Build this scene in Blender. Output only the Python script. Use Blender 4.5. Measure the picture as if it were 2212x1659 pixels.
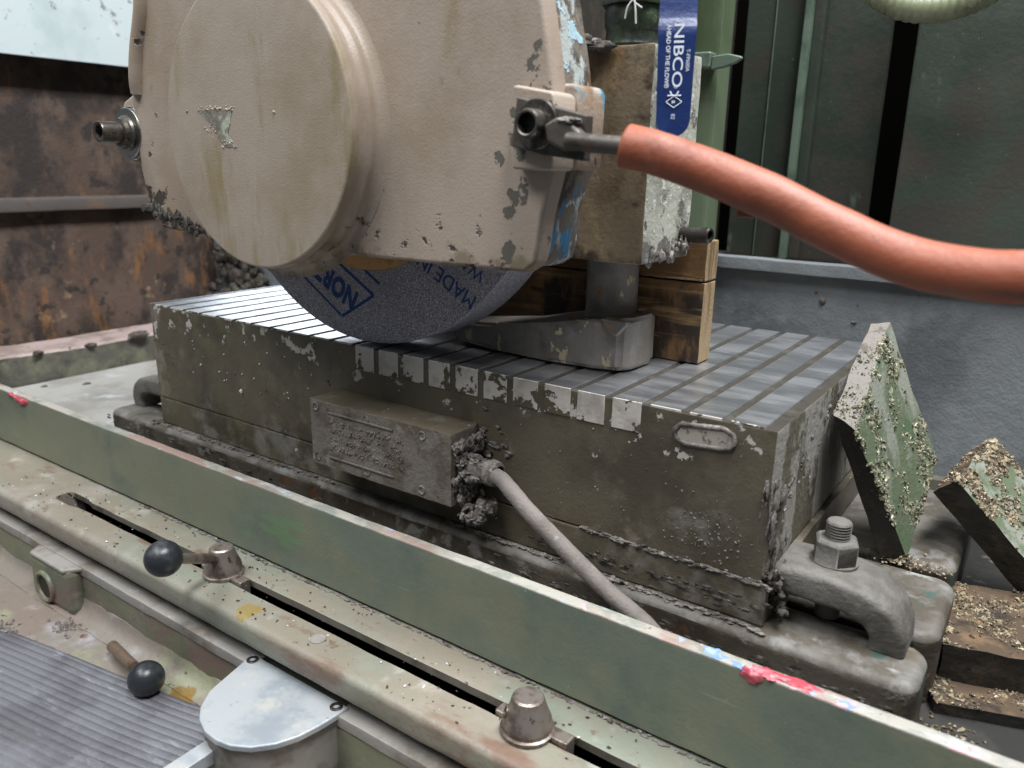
import bpy, bmesh, math, random
from mathutils import Vector, Matrix, noise
R = math.radians
random.seed(7)
S = bpy.context.scene
for o in list(bpy.data.objects): bpy.data.objects.remove(o)
COL = S.collection

# ---------------------------------------------------------------- camera
cam_d = bpy.data.cameras.new('camera'); cam = bpy.data.objects.new('camera', cam_d); COL.objects.link(cam)
cam_d.sensor_width = 36; cam_d.lens = 36*1701.76/2212; cam_d.clip_start = 0.01; cam_d.clip_end = 60
cam.matrix_world = (Matrix.Translation((0.7238, -0.4190, 0.1381)) @ Matrix.Rotation(0.6083, 4, 'Z') @ Matrix.Rotation(-0.2735, 4, 'X')
                    @ Matrix.Rotation(-0.0199, 4, 'Y') @ Matrix.Rotation(R(90), 4, 'X'))
cam_d.dof.use_dof = True; cam_d.dof.focus_distance = 0.56; cam_d.dof.aperture_fstop = 9
S.camera = cam
# ---------------------------------------------------------------- world and lamps (workshop ceiling fixtures, added reflection light)
w = bpy.data.worlds.new('World'); S.world = w; w.use_nodes = True
w.node_tree.nodes['Background'].inputs[0].default_value = (0.80, 0.90, 1.0, 1)
w.node_tree.nodes['Background'].inputs[1].default_value = 0.13
def area(name, loc, target, sx, sy, power, col):
    l = bpy.data.lights.new(name, 'AREA'); l.shape = 'RECTANGLE'; l.size = sx; l.size_y = sy; l.energy = power; l.color = col
    o = bpy.data.objects.new(name, l); COL.objects.link(o); o.location = loc
    o.rotation_euler = (Vector(target)-Vector(loc)).to_track_quat('-Z', 'Y').to_euler(); return o
area('ceiling_tube_lamp', (1.15, 0.05, 2.3), (0.35, 0.05, 0), 2.0, 0.5, 138, (0.94, 0.97, 1.0))
area('ceiling_tube_lamp', (-0.3, -1.3, 2.2), (0.3, 0, 0), 2.0, 0.7, 54, (0.94, 0.975, 1.0))
area('reflection_area_light', (-2.1, 2.1, 1.0), (0.1, 0.1, 0), 1.6, 1.3, 26, (0.86, 0.93, 1.0))  # unseen light added low behind left to brighten the chuck-top reflections
vs = S.view_settings; vs.view_transform = 'Standard'; vs.look = 'None'; vs.exposure = 0.20; vs.gamma = 1; vs.use_curve_mapping = False

# ---------------------------------------------------------------- material helper
def hexc(h):
    v = [int(h[i:i+2], 16)/255 for i in (0, 2, 4)]
    return tuple(((c+.055)/1.055)**2.4 if c > .04045 else c/12.92 for c in v)+(1,)
class NB:
    def __init__(s, name):
        s.m = bpy.data.materials.new(name); s.m.use_nodes = True; s.t = s.m.node_tree; s.b = s.t.nodes['Principled BSDF']
        s.tc = s.n('ShaderNodeTexCoord').outputs['Object']; s.sep = None
    def n(s, k): return s.t.nodes.new(k)
    def l(s, a, b): s.t.links.new(a, b)
    def put(s, sock, v):
        if hasattr(v, 'is_linked') or isinstance(v, bpy.types.NodeSocket): s.l(v, sock)
        else: sock.default_value = v
    def axis(s, a):
        if s.sep is None:
            s.sep = s.n('ShaderNodeSeparateXYZ'); s.l(s.tc, s.sep.inputs[0])
        return s.sep.outputs['XYZ'.index(a.upper())]
    def vec(s, st, off=0):
        m = s.n('ShaderNodeMapping'); s.l(s.tc, m.inputs[0]); m.inputs['Scale'].default_value = st; m.inputs['Location'].default_value = (off, off*1.7, off*.6); return m.outputs[0]
    def noise(s, sc, d=4, st=(1, 1, 1), off=0, dist=0, rough=.6):
        n = s.n('ShaderNodeTexNoise'); n.inputs['Scale'].default_value = sc; n.inputs['Detail'].default_value = d; n.inputs['Distortion'].default_value = dist
        n.inputs['Roughness'].default_value = rough; s.l(s.vec(st, off), n.inputs['Vector']); return n.outputs['Fac']
    def vor(s, sc, off=0):
        n = s.n('ShaderNodeTexVoronoi'); n.inputs['Scale'].default_value = sc; s.l(s.vec((1, 1, 1), off), n.inputs['Vector']); return n.outputs['Distance']
    def rng(s, v, a, b, c=0., d=1., smooth=True):
        n = s.n('ShaderNodeMapRange'); n.interpolation_type = 'SMOOTHSTEP' if smooth else 'LINEAR'
        s.put(n.inputs[0], v); n.inputs[1].default_value = a; n.inputs[2].default_value = b; n.inputs[3].default_value = c; n.inputs[4].default_value = d; return n.outputs[0]
    def math(s, op, a, b=0.):
        n = s.n('ShaderNodeMath'); n.operation = op; s.put(n.inputs[0], a); s.put(n.inputs[1], b); return n.outputs[0]
    def mix(s, f, a, b):
        n = s.n('ShaderNodeMix'); n.data_type = 'RGBA'; s.put(n.inputs[0], f); s.put(n.inputs[6], a); s.put(n.inputs[7], b); return n.outputs[2]
    def mixf(s, f, a, b):
        n = s.n('ShaderNodeMix'); n.data_type = 'FLOAT'; s.put(n.inputs[0], f); s.put(n.inputs[2], a); s.put(n.inputs[3], b); return n.outputs[0]
_off = [0]
def M(name, base, layers=(), rough=.6, metal=0., bumps=((260, .15, 1),), spec=.5, coat=0.):
    """base colour, then layers of wear: dict(c, s, lo, hi, d, st, lim=[(axis,a,b,k)], r, m, h, k)"""
    B = NB(name); col = hexc(base) if isinstance(base, str) else base; ro = rough; me = metal; h = 0.
    for L in layers:
        _off[0] += 1.37
        f = B.noise(L.get('s', 30), L.get('d', 5), L.get('st', (1, 1, 1)), _off[0], L.get('dist', .0), L.get('nr', .62))
        for (a, p, q, k) in L.get('lim', ()):
            f = B.math('ADD', f, B.rng(B.axis(a), p, q, 0, k))
        for (sx_, sy_, sz_, sr, sk) in L.get('spots', ()):
            vd = B.n('ShaderNodeVectorMath'); vd.operation = 'DISTANCE'; B.l(B.tc, vd.inputs[0]); vd.inputs[1].default_value = (sx_, sy_, sz_)
            f = B.math('ADD', f, B.rng(vd.outputs['Value'], sr, sr*.3, 0, sk))
        f = B.rng(f, L['lo'], L['hi'])
        if 'k' in L: f = B.math('MULTIPLY', f, L['k'])
        c = hexc(L['c']) if isinstance(L['c'], str) else L['c']
        col = B.mix(f, col, c)
        if 'r' in L: ro = B.mixf(f, ro, L['r'])
        if 'm' in L: me = B.mixf(f, me, L['m'])
        if 'h' in L: h = B.math('ADD', h, B.math('MULTIPLY', f, L['h']))
    B.put(B.b.inputs['Base Color'], col); B.put(B.b.inputs['Roughness'], ro); B.put(B.b.inputs['Metallic'], me)
    B.b.inputs['Specular IOR Level'].default_value = spec; B.b.inputs['Coat Weight'].default_value = coat
    nrm = None
    for (sc, st, dist) in bumps:
        _off[0] += 1.1
        v = B.noise(sc, 6, (1, 1, 1), _off[0]); h = B.math('ADD', h, B.math('MULTIPLY', v, st))
    bp = B.n('ShaderNodeBump'); bp.inputs['Strength'].default_value = 1; bp.inputs['Distance'].default_value = 0.0012
    B.put(bp.inputs['Height'], h); B.l(bp.outputs[0], B.b.inputs['Normal'])
    return B.m

# ---------------------------------------------------------------- mesh helpers
def tag(o, label=None, cat=None, group=None, kind=None):
    if label: o['label'] = label
    if cat: o['category'] = cat
    if group: o['group'] = group
    if kind: o['kind'] = kind
    return o
def thing(name, label, cat, loc, group=None):
    o = bpy.data.objects.new(name, None); COL.objects.link(o); o.location = loc; o.empty_display_size = .02
    return tag(o, label, cat, group)
def adopt(o, p):
    if p is not None:
        o.parent = p
        loc = p.location.copy(); q = p.parent
        if p.type == 'EMPTY': o.matrix_parent_inverse = Matrix.Translation(-loc)
    return o
def obj(name, me, mat, parent=None, smooth=None, bevel=0, seg=2):
    if isinstance(me, bmesh.types.BMesh):
        bm = me; me = bpy.data.meshes.new(name); bmesh.ops.recalc_face_normals(bm, faces=bm.faces[:]); bm.to_mesh(me); bm.free()
    o = bpy.data.objects.new(name, me); COL.objects.link(o)
    if mat: me.materials.append(mat)
    if smooth is not None:
        for p in me.polygons: p.use_smooth = True
        me.set_sharp_from_angle(angle=R(smooth))
        if smooth <= 50:
            wn = o.modifiers.new('weighted', 'WEIGHTED_NORMAL'); wn.keep_sharp = True
    if bevel:
        b = o.modifiers.new('bevel', 'BEVEL'); b.width = bevel; b.segments = seg; b.limit_method = 'ANGLE'; b.angle_limit = R(40)
        for p in me.polygons: p.use_smooth = True
        b.harden_normals = True
        me.set_sharp_from_angle(angle=R(60))
    return adopt(o, parent)
def bm_box(bm, x0, x1, y0, y1, z0, z1):
    v = [bm.verts.new(p) for p in ((x0, y0, z0), (x1, y0, z0), (x1, y1, z0), (x0, y1, z0), (x0, y0, z1), (x1, y0, z1), (x1, y1, z1), (x0, y1, z1))]
    for f in ((0, 3, 2, 1), (4, 5, 6, 7), (0, 1, 5, 4), (1, 2, 6, 5), (2, 3, 7, 6), (3, 0, 4, 7)): bm.faces.new([v[i] for i in f])
    return v
def box(name, x0, x1, y0, y1, z0, z1, mat, parent=None, bevel=.0008, seg=2):
    bm = bmesh.new(); bm_box(bm, x0, x1, y0, y1, z0, z1); return obj(name, bm, mat, parent, bevel=bevel, seg=seg)
def roughen(bm, amp, sc, seed=0):
    for v in bm.verts:
        p = v.co*sc+Vector((seed, seed*.3, -seed))
        v.co += noise.noise_vector(p)*amp + noise.noise_vector(p*3.1)*amp*.4
def rbox(name, x0, x1, y0, y1, z0, z1, mat, parent=None, step=.008, amp=.0006, sc=60, bevel=.0012, smooth=45):
    """box with bevelled, slightly uneven faces (cast or worn)"""
    bm = bmesh.new(); bm_box(bm, x0, x1, y0, y1, z0, z1)
    bmesh.ops.bevel(bm, geom=bm.edges[:], offset=bevel, segments=2, affect='EDGES', profile=.6)
    for ax, L in ((0, x1-x0), (1, y1-y0), (2, z1-z0)):
        n = int(L/step)
        lo = (x0, y0, z0)[ax]
        for i in range(1, n):
            no = Vector((0, 0, 0)); no[ax] = 1; co = Vector((0, 0, 0)); co[ax] = lo+L*i/n
            g = bm.verts[:]+bm.edges[:]+bm.faces[:]
            bmesh.ops.bisect_plane(bm, geom=g, plane_co=co, plane_no=no)
    roughen(bm, amp, sc, x0*7+z0)
    return obj(name, bm, mat, parent, smooth=smooth)
def prism(name, pts, y0, y1, mat, parent=None, bevel=.0008, axis='y', seg=2):
    """polygon in (x,z) extruded along y, or in (x,y) along z, or (y,z) along x"""
    bm = bmesh.new()
    def P(a, b, c): return {'y': (a, c, b), 'z': (a, b, c), 'x': (c, a, b)}[axis]
    A = [bm.verts.new(P(a, b, y0)) for a, b in pts]; Bv = [bm.verts.new(P(a, b, y1)) for a, b in pts]; n = len(pts)
    bm.faces.new(A); bm.faces.new(Bv[::-1])
    for i in range(n): bm.faces.new((A[i], A[(i+1) % n], Bv[(i+1) % n], Bv[i]))
    return obj(name, bm, mat, parent, bevel=bevel, seg=seg)
def frame(d):
    d = Vector(d).normalized(); a = Vector((0, 0, 1)) if abs(d.z) < .9 else Vector((1, 0, 0)); u = d.cross(a).normalized(); return u, d.cross(u).normalized(), d
def lathe(name, prof, base, axis, mat, parent=None, n=48, smooth=35, a0=0, amp=0, sc=60):
    """prof: (radius, height along axis)"""
    bm = bmesh.new(); u, v, d = frame(axis); base = Vector(base); rings = []
    for r, h in prof:
        if r < 1e-6: rings.append([bm.verts.new(base+d*h)])
        else: rings.append([bm.verts.new(base+d*h+(u*math.cos(a0+2*math.pi*i/n)+v*math.sin(a0+2*math.pi*i/n))*r) for i in range(n)])
    for A, Bv in zip(rings, rings[1:]):
        for i in range(n):
            j = (i+1) % n
            if len(A) == 1: bm.faces.new((A[0], Bv[i], Bv[j]))
            elif len(Bv) == 1: bm.faces.new((A[i], A[j], Bv[0]))
            else: bm.faces.new((A[i], A[j], Bv[j], Bv[i]))
    if amp: roughen(bm, amp, sc)
    return obj(name, bm, mat, parent, smooth=smooth)
def spline(pts, n):
    out = []; P = [Vector(p) for p in pts]; P = [2*P[0]-P[1]]+P+[2*P[-1]-P[-2]]
    for i in range(1, len(P)-2):
        for k in range(n):
            t = k/n; a, b, c, d = P[i-1:i+3]
            out.append(.5*((2*b)+(c-a)*t+(2*a-5*b+4*c-d)*t*t+(3*b-a-3*c+d)*t**3))
    out.append(P[-2]); return out
def bm_tube(bm, path, rad, n=16, cap=True, amp=0, sc=80):
    path = [Vector(p) for p in path]; u = None; rings = []
    for i, p in enumerate(path):
        d = (path[min(i+1, len(path)-1)]-path[max(i-1, 0)]).normalized()
        if u is None: u = frame(d)[0]
        u = (u-d*u.dot(d)).normalized(); v = d.cross(u); r = rad(i/(len(path)-1)) if callable(rad) else rad
        ring = []
        for k in range(n):
            e = u*math.cos(2*math.pi*k/n)+v*math.sin(2*math.pi*k/n); q = p+e*r
            if amp: q += e*noise.noise(q*sc)*amp
            ring.append(bm.verts.new(q))
        rings.append(ring)
    for A, Bv in zip(rings, rings[1:]):
        for k in range(n): bm.faces.new((A[k], A[(k+1) % n], Bv[(k+1) % n], Bv[k]))
    if cap: bm.faces.new(rings[0][::-1]); bm.faces.new(rings[-1])
    return rings
def tube(name, path, rad, mat, parent=None, n=16, smooth=50, amp=0, sc=80):
    bm = bmesh.new(); bm_tube(bm, path, rad, n, amp=amp, sc=sc); return obj(name, bm, mat, parent, smooth=smooth)
def bm_lump(bm, c, r, sub=3, amp=.35, sc=1.3, sq=(1, 1, 1), seed=0):
    g = bmesh.ops.create_icosphere(bm, subdivisions=sub, radius=1)
    for v in g['verts']:
        p = v.co.copy(); k = 1+amp*noise.noise(p*sc+Vector((seed, -seed, seed*.5)))+amp*.6*noise.noise(p*sc*2.7+Vector((seed, 3, 1)))+amp*.3*noise.noise(p*sc*6+Vector((seed, 3, 1)))
        v.co = Vector(c)+Vector((p.x*sq[0], p.y*sq[1], p.z*sq[2]))*r*k
def lumps(name, items, mat, parent=None, sub=3, amp=.4):
    bm = bmesh.new()
    for i, (c, r, sq) in enumerate(items): bm_lump(bm, c, r, sub, amp, 1.5, sq, i*3.7+1)
    return obj(name, bm, mat, parent, smooth=80)
def bits(name, pts, mat, parent=None, kind='stuff'):
    """many little flat chips joined: pts = (pos, size, normal)"""
    V = []; F = []
    for p, s, nrm in pts:
        u, v, d = frame(nrm); a = random.random()*6.28; uu = u*math.cos(a)+v*math.sin(a); vv = d.cross(uu); b = len(V)
        tl = Vector((random.uniform(-.3, .3), random.uniform(-.3, .3), random.uniform(-.3, .3)))*s
        for k in range(5):
            t = 2*math.pi*k/5+random.uniform(-.3, .3); V.append(p+(uu*math.cos(t)*random.uniform(.7, 1.2)+vv*math.sin(t)*random.uniform(.5, .8))*s+tl*math.cos(t))
        V.append(p+d*s*random.uniform(.5, .9)); V.append(p-d*s*.4)
        for k in range(5): F.append((b+k, b+(k+1) % 5, b+5)); F.append((b+(k+1) % 5, b+k, b+6))
    me = bpy.data.meshes.new(name); me.from_pydata([tuple(q) for q in V], [], F); me.update()
    return tag(obj(name, me, mat, parent), kind=kind)
def text(body, size, mat, org, u, v, parent, sx=1., bold=0., name='lettering', align='CENTER', depth=0.00012, space=1.):
    cu = bpy.data.curves.new(name, 'FONT'); cu.body = body; cu.size = size; cu.align_x = align; cu.align_y = 'CENTER'; cu.offset = bold; cu.extrude = depth; cu.space_character = space
    t = bpy.data.objects.new('tmp', cu); COL.objects.link(t); bpy.context.view_layer.update()
    me = bpy.data.meshes.new_from_object(t.evaluated_get(bpy.context.evaluated_depsgraph_get())); bpy.data.objects.remove(t); me.name = name
    u = Vector(u).normalized(); v = Vector(v).normalized(); nn = u.cross(v)
    mt = Matrix((u*sx, v, nn)).transposed().to_4x4(); mt.translation = Vector(org); me.transform(mt); me.materials.clear()
    return obj(name, me, mat, parent)

# ---------------------------------------------------------------- materials
m_tan = M('tan_guard_paint', 'a39385', [dict(c='958472', s=14, lo=.42, hi=.72), dict(c='867460', s=9, lo=.55, hi=.72, st=(1.3, 1, .5), k=.45), dict(c='b0a496', s=40, lo=.5, hi=.8, k=.5),
      dict(c='857654', s=30, lo=.60, hi=.78, st=(1, 1, .35), k=.6, lim=[('x', .2, .13, .1)]), dict(c='4f463c', s=130, lo=.71, hi=.74, h=-.5, r=.8),
      dict(c='5c574e', s=110, lo=.785, hi=.80, h=-.9, r=.7, spots=[(.487, -.062, .186, .020, .22), (.463, -.062, .1397, .008, .28), (.4740, -.062, .1290, .015, .23), (.480, -.062, .121, .012, .22), (.4716, -.062, .1107, .008, .30), (.4708, -.062, .092, .008, .30), (.4639, -.062, .0847, .018, .20), (.490, -.068, .155, .030, .32)]),
      dict(c='6b5c44', s=40, lo=.66, hi=.80, r=.7, lim=[('z', .1, .079, .2)], k=.7), dict(c='5c574e', s=70, lo=.80, hi=.83, h=-.7, r=.7, lim=[('z', .1, .079, .17)]),
      dict(c='3d352e', s=70, lo=.74, hi=.82, h=-.9, r=.8, lim=[('x', .18, .125, .14), ('z', .13, .095, .16)])], rough=.42, bumps=((700, .2, 1), (40, .25, 1)))
m_disc = M('tan_cover_paint', 'a39486', [dict(c='94846f', s=12, lo=.42, hi=.72), dict(c='aca091', s=22, lo=.6, hi=.7, st=(2, 1, .5), k=.5), dict(c='aea295', s=60, lo=.5, hi=.8, k=.4),
      dict(c='84744c', s=34, lo=.56, hi=.74, st=(1.2, 1, .3), k=.7, lim=[('z', .15, .09, .06)]), dict(c='5a5046', s=180, lo=.75, hi=.78, h=-.5)], rough=.45, bumps=((800, .2, 1), (40, .2, 1)))
m_bare = M('bare_patch', '857c72', [dict(c='a9b09a', s=150, lo=.52, hi=.56, lim=[('x', .255, .27, .1)]), dict(c='6d655b', s=60, lo=.5, hi=.7)], rough=.6, bumps=((500, .3, 1),))
m_rear = M('peeling_blue_guard_side', '6b6257', [dict(c='3c342b', s=50, lo=.48, hi=.62), dict(c='a3a8a4', s=60, lo=.55, hi=.62, st=(1, 1, .5), lim=[('z', .15, .2, .08)], h=.4),
      dict(c='2f78a4', s=90, lo=.66, hi=.70, st=(1, 1, .3), h=.5, r=.5, spots=[(.482, -.03, .112, .034, .2), (.482, -.025, .09, .02, .1)]), dict(c='9fb8c2', s=60, lo=.62, hi=.66, h=.5, lim=[('z', .16, .2, .04)]), dict(c='6a4a30', s=44, lo=.6, hi=.68, st=(1, 1, .5)), dict(c='2a241e', s=90, lo=.62, hi=.68)], rough=.75, bumps=((240, .6, 1), (60, .5, 1)))
m_lug = M('rusty_lug', '8d7a68', [dict(c='6b4426', s=30, lo=.48, hi=.62, st=(1, 1, .5)), dict(c='a39a92', s=50, lo=.55, hi=.68, lim=[('z', .15, .175, .1)]), dict(c='3f7f95', s=34, lo=.60, hi=.66, st=(1, 1, .4), lim=[('y', -.03, -.02, .1)]), dict(c='3a2f26', s=70, lo=.6, hi=.68)], rough=.7, bumps=((240, .6, 1),))
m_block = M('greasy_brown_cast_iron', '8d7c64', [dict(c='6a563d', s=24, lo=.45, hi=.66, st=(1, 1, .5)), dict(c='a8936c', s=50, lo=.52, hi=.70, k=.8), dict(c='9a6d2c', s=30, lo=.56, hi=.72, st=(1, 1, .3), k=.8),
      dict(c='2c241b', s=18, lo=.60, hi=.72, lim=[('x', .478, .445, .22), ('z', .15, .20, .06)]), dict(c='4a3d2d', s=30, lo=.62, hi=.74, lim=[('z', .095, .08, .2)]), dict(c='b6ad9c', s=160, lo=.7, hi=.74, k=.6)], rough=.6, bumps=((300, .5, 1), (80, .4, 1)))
m_blockside = M('speckled_white_paint', 'b7b6a8', [dict(c='8f8d80', s=40, lo=.45, hi=.7), dict(c='d0cfc6', s=120, lo=.55, hi=.65, h=.3), dict(c='5d594e', s=110, lo=.62, hi=.66, st=(1, 1, .6), h=-.7),
      dict(c='6f6a66', s=40, lo=.55, hi=.64, lim=[('z', .1, .085, .12)], h=-.3)], rough=.6, bumps=((200, .6, 1),))
m_steel = M('dark_steel', '6f6962', [dict(c='3b3632', s=60, lo=.45, hi=.65, r=.6), dict(c='8d857a', s=200, lo=.6, hi=.7)], rough=.38, metal=.85, bumps=((300, .15, 1),))
m_bright = M('bright_steel', 'b5b3ae', [dict(c='55504a', s=90, lo=.55, hi=.7, r=.55)], rough=.28, metal=1, bumps=((300, .08, 1),))
m_black = M('black_oxide_steel', '3f3b38', [dict(c='6a625a', s=80, lo=.5, hi=.7)], rough=.42, metal=.7, bumps=((300, .2, 1),))
m_steel2 = M('grimy_bracket_steel', '57504a', [dict(c='3d3731', s=40, lo=.45, hi=.65), dict(c='7d746c', s=90, lo=.58, hi=.72), dict(c='7a4a28', s=60, lo=.68, hi=.74, k=.7)], rough=.5, metal=.35, bumps=((300, .3, 1),))
m_hole = M('hole_shade_black', '080706', rough=.95, bumps=(), spec=.0)  # near-black colour carries the depth shade of slot, socket and gaps
m_wheel = M('blue_grey_abrasive', 'a8a4ab', [dict(c='7b7880', s=700, lo=.42, hi=.58, d=2), dict(c='d5d2d7', s=900, lo=.56, hi=.66, d=2), dict(c='83828a', s=20, lo=.45, hi=.7, k=.4)], rough=.85, bumps=((900, .8, 1), (300, .3, 1)))
m_blotter = M('tan_blotter_paper', 'c79a62', [dict(c='9c7443', s=40, lo=.5, hi=.7)], rough=.8)
m_ink = M('blue_ink', '1d3f74', [dict(c='44547c', s=600, lo=.55, hi=.65)], rough=.8, bumps=((900, .8, 1),))
m_chuck = M('olive_chuck_paint', '605849', [dict(c='4b4438', s=16, lo=.4, hi=.65), dict(c='68654c', s=45, lo=.55, hi=.75, k=.7, lim=[('x', .35, .1, .08)]),
      dict(c='6f5a3e', s=26, lo=.6, hi=.75, st=(.5, 1, 1.5), k=.6), dict(c='7d786f', s=30, lo=.58, hi=.74, lim=[('z', -.06, -.12, .12)], k=.7, r=.9), dict(c='8c8172', s=22, lo=.62, hi=.74, lim=[('x', .05, .0, .2)], k=.8),
      dict(c='bdb6ac', s=75, lo=.735, hi=.745, h=-.5, lim=[('z', -.040, -.020, .09), ('x', .60, .45, .03), ('x', .05, .18, .02)]), dict(c='8f8b80', s=300, lo=.70, hi=.74, h=.6)], rough=.4, bumps=((160, .35, 1), (500, .25, 1)))
m_chuckside = M('sludge_streaked_side', '5c5646', [dict(c='8e8a82', s=30, lo=.44, hi=.54, st=(1, 1, .4), h=.8, r=.9), dict(c='3d3629', s=30, lo=.6, hi=.7)], rough=.7, bumps=((180, .7, 1),))
m_barend = M('chipped_white_bar_paint', 'c6beb4', [dict(c='aba198', s=60, lo=.5, hi=.7), dict(c='574c3b', s=70, lo=.575, hi=.59, h=.5, lim=[('z', -.010, -.0195, .07)]), dict(c='7a5a48', s=160, lo=.66, hi=.69, h=-.4)], rough=.6, bumps=((300, .3, 1),))
B = NB('ground_steel_bars')
f1 = B.noise(60, 3, (.3, 1, 1), 5); f2 = B.noise(900, 2, (.02, 1, 1), 9)
stripe = B.rng(B.noise(45, 3, (.25, 1, .1), 3), .44, .58)
lft = B.rng(B.axis('x'), .215, .20)
c = B.mix(B.rng(f1, .4, .65), hexc('c2c4c8'), hexc('d8d9dc')); c = B.mix(B.math('MULTIPLY', stripe, .22), c, hexc('a8a5a2'))
B.put(B.b.inputs['Base Color'], c); B.b.inputs['Metallic'].default_value = 1
B.put(B.b.inputs['Roughness'], B.math('ADD', B.math('MULTIPLY', stripe, .07), B.math('ADD', B.math('MULTIPLY', f2, .12), .31)))
bp = B.n('ShaderNodeBump'); bp.inputs['Strength'].default_value = .25; bp.inputs['Distance'].default_value = .0004; B.put(bp.inputs['Height'], f2); B.l(bp.outputs[0], B.b.inputs['Normal'])
m_bar = B.m
m_filler = M('dark_spacer', '39342c', [dict(c='4d483f', s=60, lo=.5, hi=.7), dict(c='2a261f', s=150, lo=.55, hi=.7)], rough=.6, metal=.1)
m_jbox = M('dust_coated_box_lid', '706860', [dict(c='5a5044', s=40, lo=.45, hi=.62), dict(c='857d76', s=70, lo=.55, hi=.7), dict(c='47403a', s=160, lo=.62, hi=.7)], rough=.8, bumps=((300, .9, 1), (90, .6, 1)))
m_table = M('dirty_table_iron', '645f58', [dict(c='4a4339', s=25, lo=.42, hi=.6), dict(c='7d7b76', s=40, lo=.5, hi=.66, k=.8), dict(c='4d4027', s=18, lo=.58, hi=.7, k=.6), dict(c='94928a', s=30, lo=.66, hi=.76, lim=[('x', .62, .68, .06)]), dict(c='2c5048', s=40, lo=.70, hi=.76, lim=[('x', .62, .69, .08)], k=.7)], rough=.6, bumps=((200, .5, 1), (60, .5, 1)))
m_tableface = M('oily_table_front', '4a4238', [dict(c='332b22', s=22, lo=.42, hi=.62, r=.4), dict(c='6d6860', s=50, lo=.55, hi=.68, h=.6, r=.9), dict(c='5f3d26', s=24, lo=.62, hi=.72, k=.7), dict(c='2d4640', s=40, lo=.66, hi=.74, lim=[('x', .6, .7, .1)])], rough=.6, bumps=((180, .8, 1), (50, .8, 1)))
m_sludge = M('grey_swarf_sludge', '7a736d', [dict(c='564f49', s=90, lo=.45, hi=.6), dict(c='948d87', s=220, lo=.55, hi=.65)], rough=.9, bumps=((500, .8, 1), (160, .8, 1)))
m_cable = M('dust_caked_cable', '776f69', [dict(c='655d57', s=30, lo=.45, hi=.65), dict(c='8b847e', s=120, lo=.58, hi=.7)], rough=.85, bumps=((400, .6, 1), (120, .3, 1)))
m_dsludge = M('dark_swarf_sludge', '4d4640', [dict(c='2c2722', s=90, lo=.45, hi=.6), dict(c='77706a', s=220, lo=.58, hi=.66)], rough=.85, bumps=((500, 1.0, 1), (160, 1.0, 1)))
m_cast = M('dusty_grey_casting', '69655f', [dict(c='4d4842', s=30, lo=.45, hi=.7), dict(c='a39e90', s=26, lo=.66, hi=.74, k=.7), dict(c='57524b', s=60, lo=.6, hi=.7)], rough=.7, bumps=((300, .8, 1), (110, .7, 1)))
m_nozzle = M('blackened_nozzle_steel', '78716a', [dict(c='8f8c86', s=40, lo=.5, hi=.7, k=.6), dict(c='5b5854', s=24, lo=.5, hi=.66), dict(c='b5a688', s=60, lo=.61, hi=.65, h=.3, st=(1, 1, .6)), dict(c='8a6a40', s=34, lo=.64, hi=.72)], rough=.48, metal=.2, bumps=((300, .35, 1), (90, .25, 1)))
m_plate = M('grey_green_plate_paint', '666f63', [dict(c='777965', s=9, lo=.42, hi=.66, lim=[('x', .4, -.1, .12)]), dict(c='59645a', s=14, lo=.5, hi=.75), dict(c='7a7558', s=30, lo=.60, hi=.78, st=(.3, 1, 1), k=.45), dict(c='648a5c', s=90, lo=.74, hi=.86, st=(.15, 1, 1.8), k=.5, spots=[(.245, -.06, -.144, .030, .26), (.272, -.06, -.141, .030, .26), (.21, -.06, -.149, .02, .2)]), dict(c='4d5046', s=120, lo=.70, hi=.74, k=.8), dict(c='a0a79c', s=260, lo=.71, hi=.75, k=.6), dict(c='98a092', s=260, lo=.66, hi=.72, st=(.03, 1, 1), k=.5), dict(c='474c42', s=200, lo=.67, hi=.73, st=(.04, 1, 1), k=.5)], rough=.4, bumps=((160, .2, 1), (500, .15, 1)))
m_edge = M('worn_plate_edge', 'a09b91', [dict(c='82847a', s=40, lo=.45, hi=.6), dict(c='957f75', s=22, lo=.52, hi=.62, st=(.5, 1, 1), lim=[('x', .55, .3, .05)]), dict(c='b9bcc2', s=26, lo=.56, hi=.66, st=(.5, 1, 1)), dict(c='cda0a4', s=50, lo=.64, hi=.68, lim=[('x', .58, .64, .05)]), dict(c='8fa4cf', s=60, lo=.65, hi=.69, lim=[('x', .54, .6, .05)]), dict(c='7d6b5c', s=100, lo=.66, hi=.7)], rough=.5, bumps=((160, .6, 1), (400, .4, 1)))
m_red = M('red_paint_blob', 'b54a55', [dict(c='d97f86', s=120, lo=.5, hi=.65)], rough=.35, bumps=((200, .4, 1),))
m_blue = M('blue_paint_smear', '7690c2', [dict(c='9fb4dc', s=140, lo=.5, hi=.65)], rough=.4, bumps=((200, .4, 1),))
m_rail = M('rust_stained_green_rail', '7c7f71', [dict(c='8b8d80', s=14, lo=.45, hi=.7), dict(c='827a6c', s=13, lo=.42, hi=.60, st=(.45, 1, 1), lim=[('x', .25, .0, .05)]), dict(c='725c4e', s=24, lo=.57, hi=.68, st=(.35, 1, 1)), dict(c='a8a49b', s=22, lo=.58, hi=.72, k=.7), dict(c='9a918a', s=12, lo=.56, hi=.75, k=.7, lim=[('x', .2, -.1, .08)]), dict(c='93a08a', s=18, lo=.6, hi=.7, st=(.5, 1, 1), k=.7), dict(c='8a7434', s=60, lo=.75, hi=.85, k=.75, r=.25, spots=[(.285, -.115, -.176, .016, .36)]), dict(c='4a3a2e', s=210, lo=.67, hi=.70), dict(c='6b5648', s=90, lo=.66, hi=.70, k=.8), dict(c='d9d2c8', s=170, lo=.71, hi=.74)], rough=.45, bumps=((200, .5, 1), (50, .3, 1)))
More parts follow.
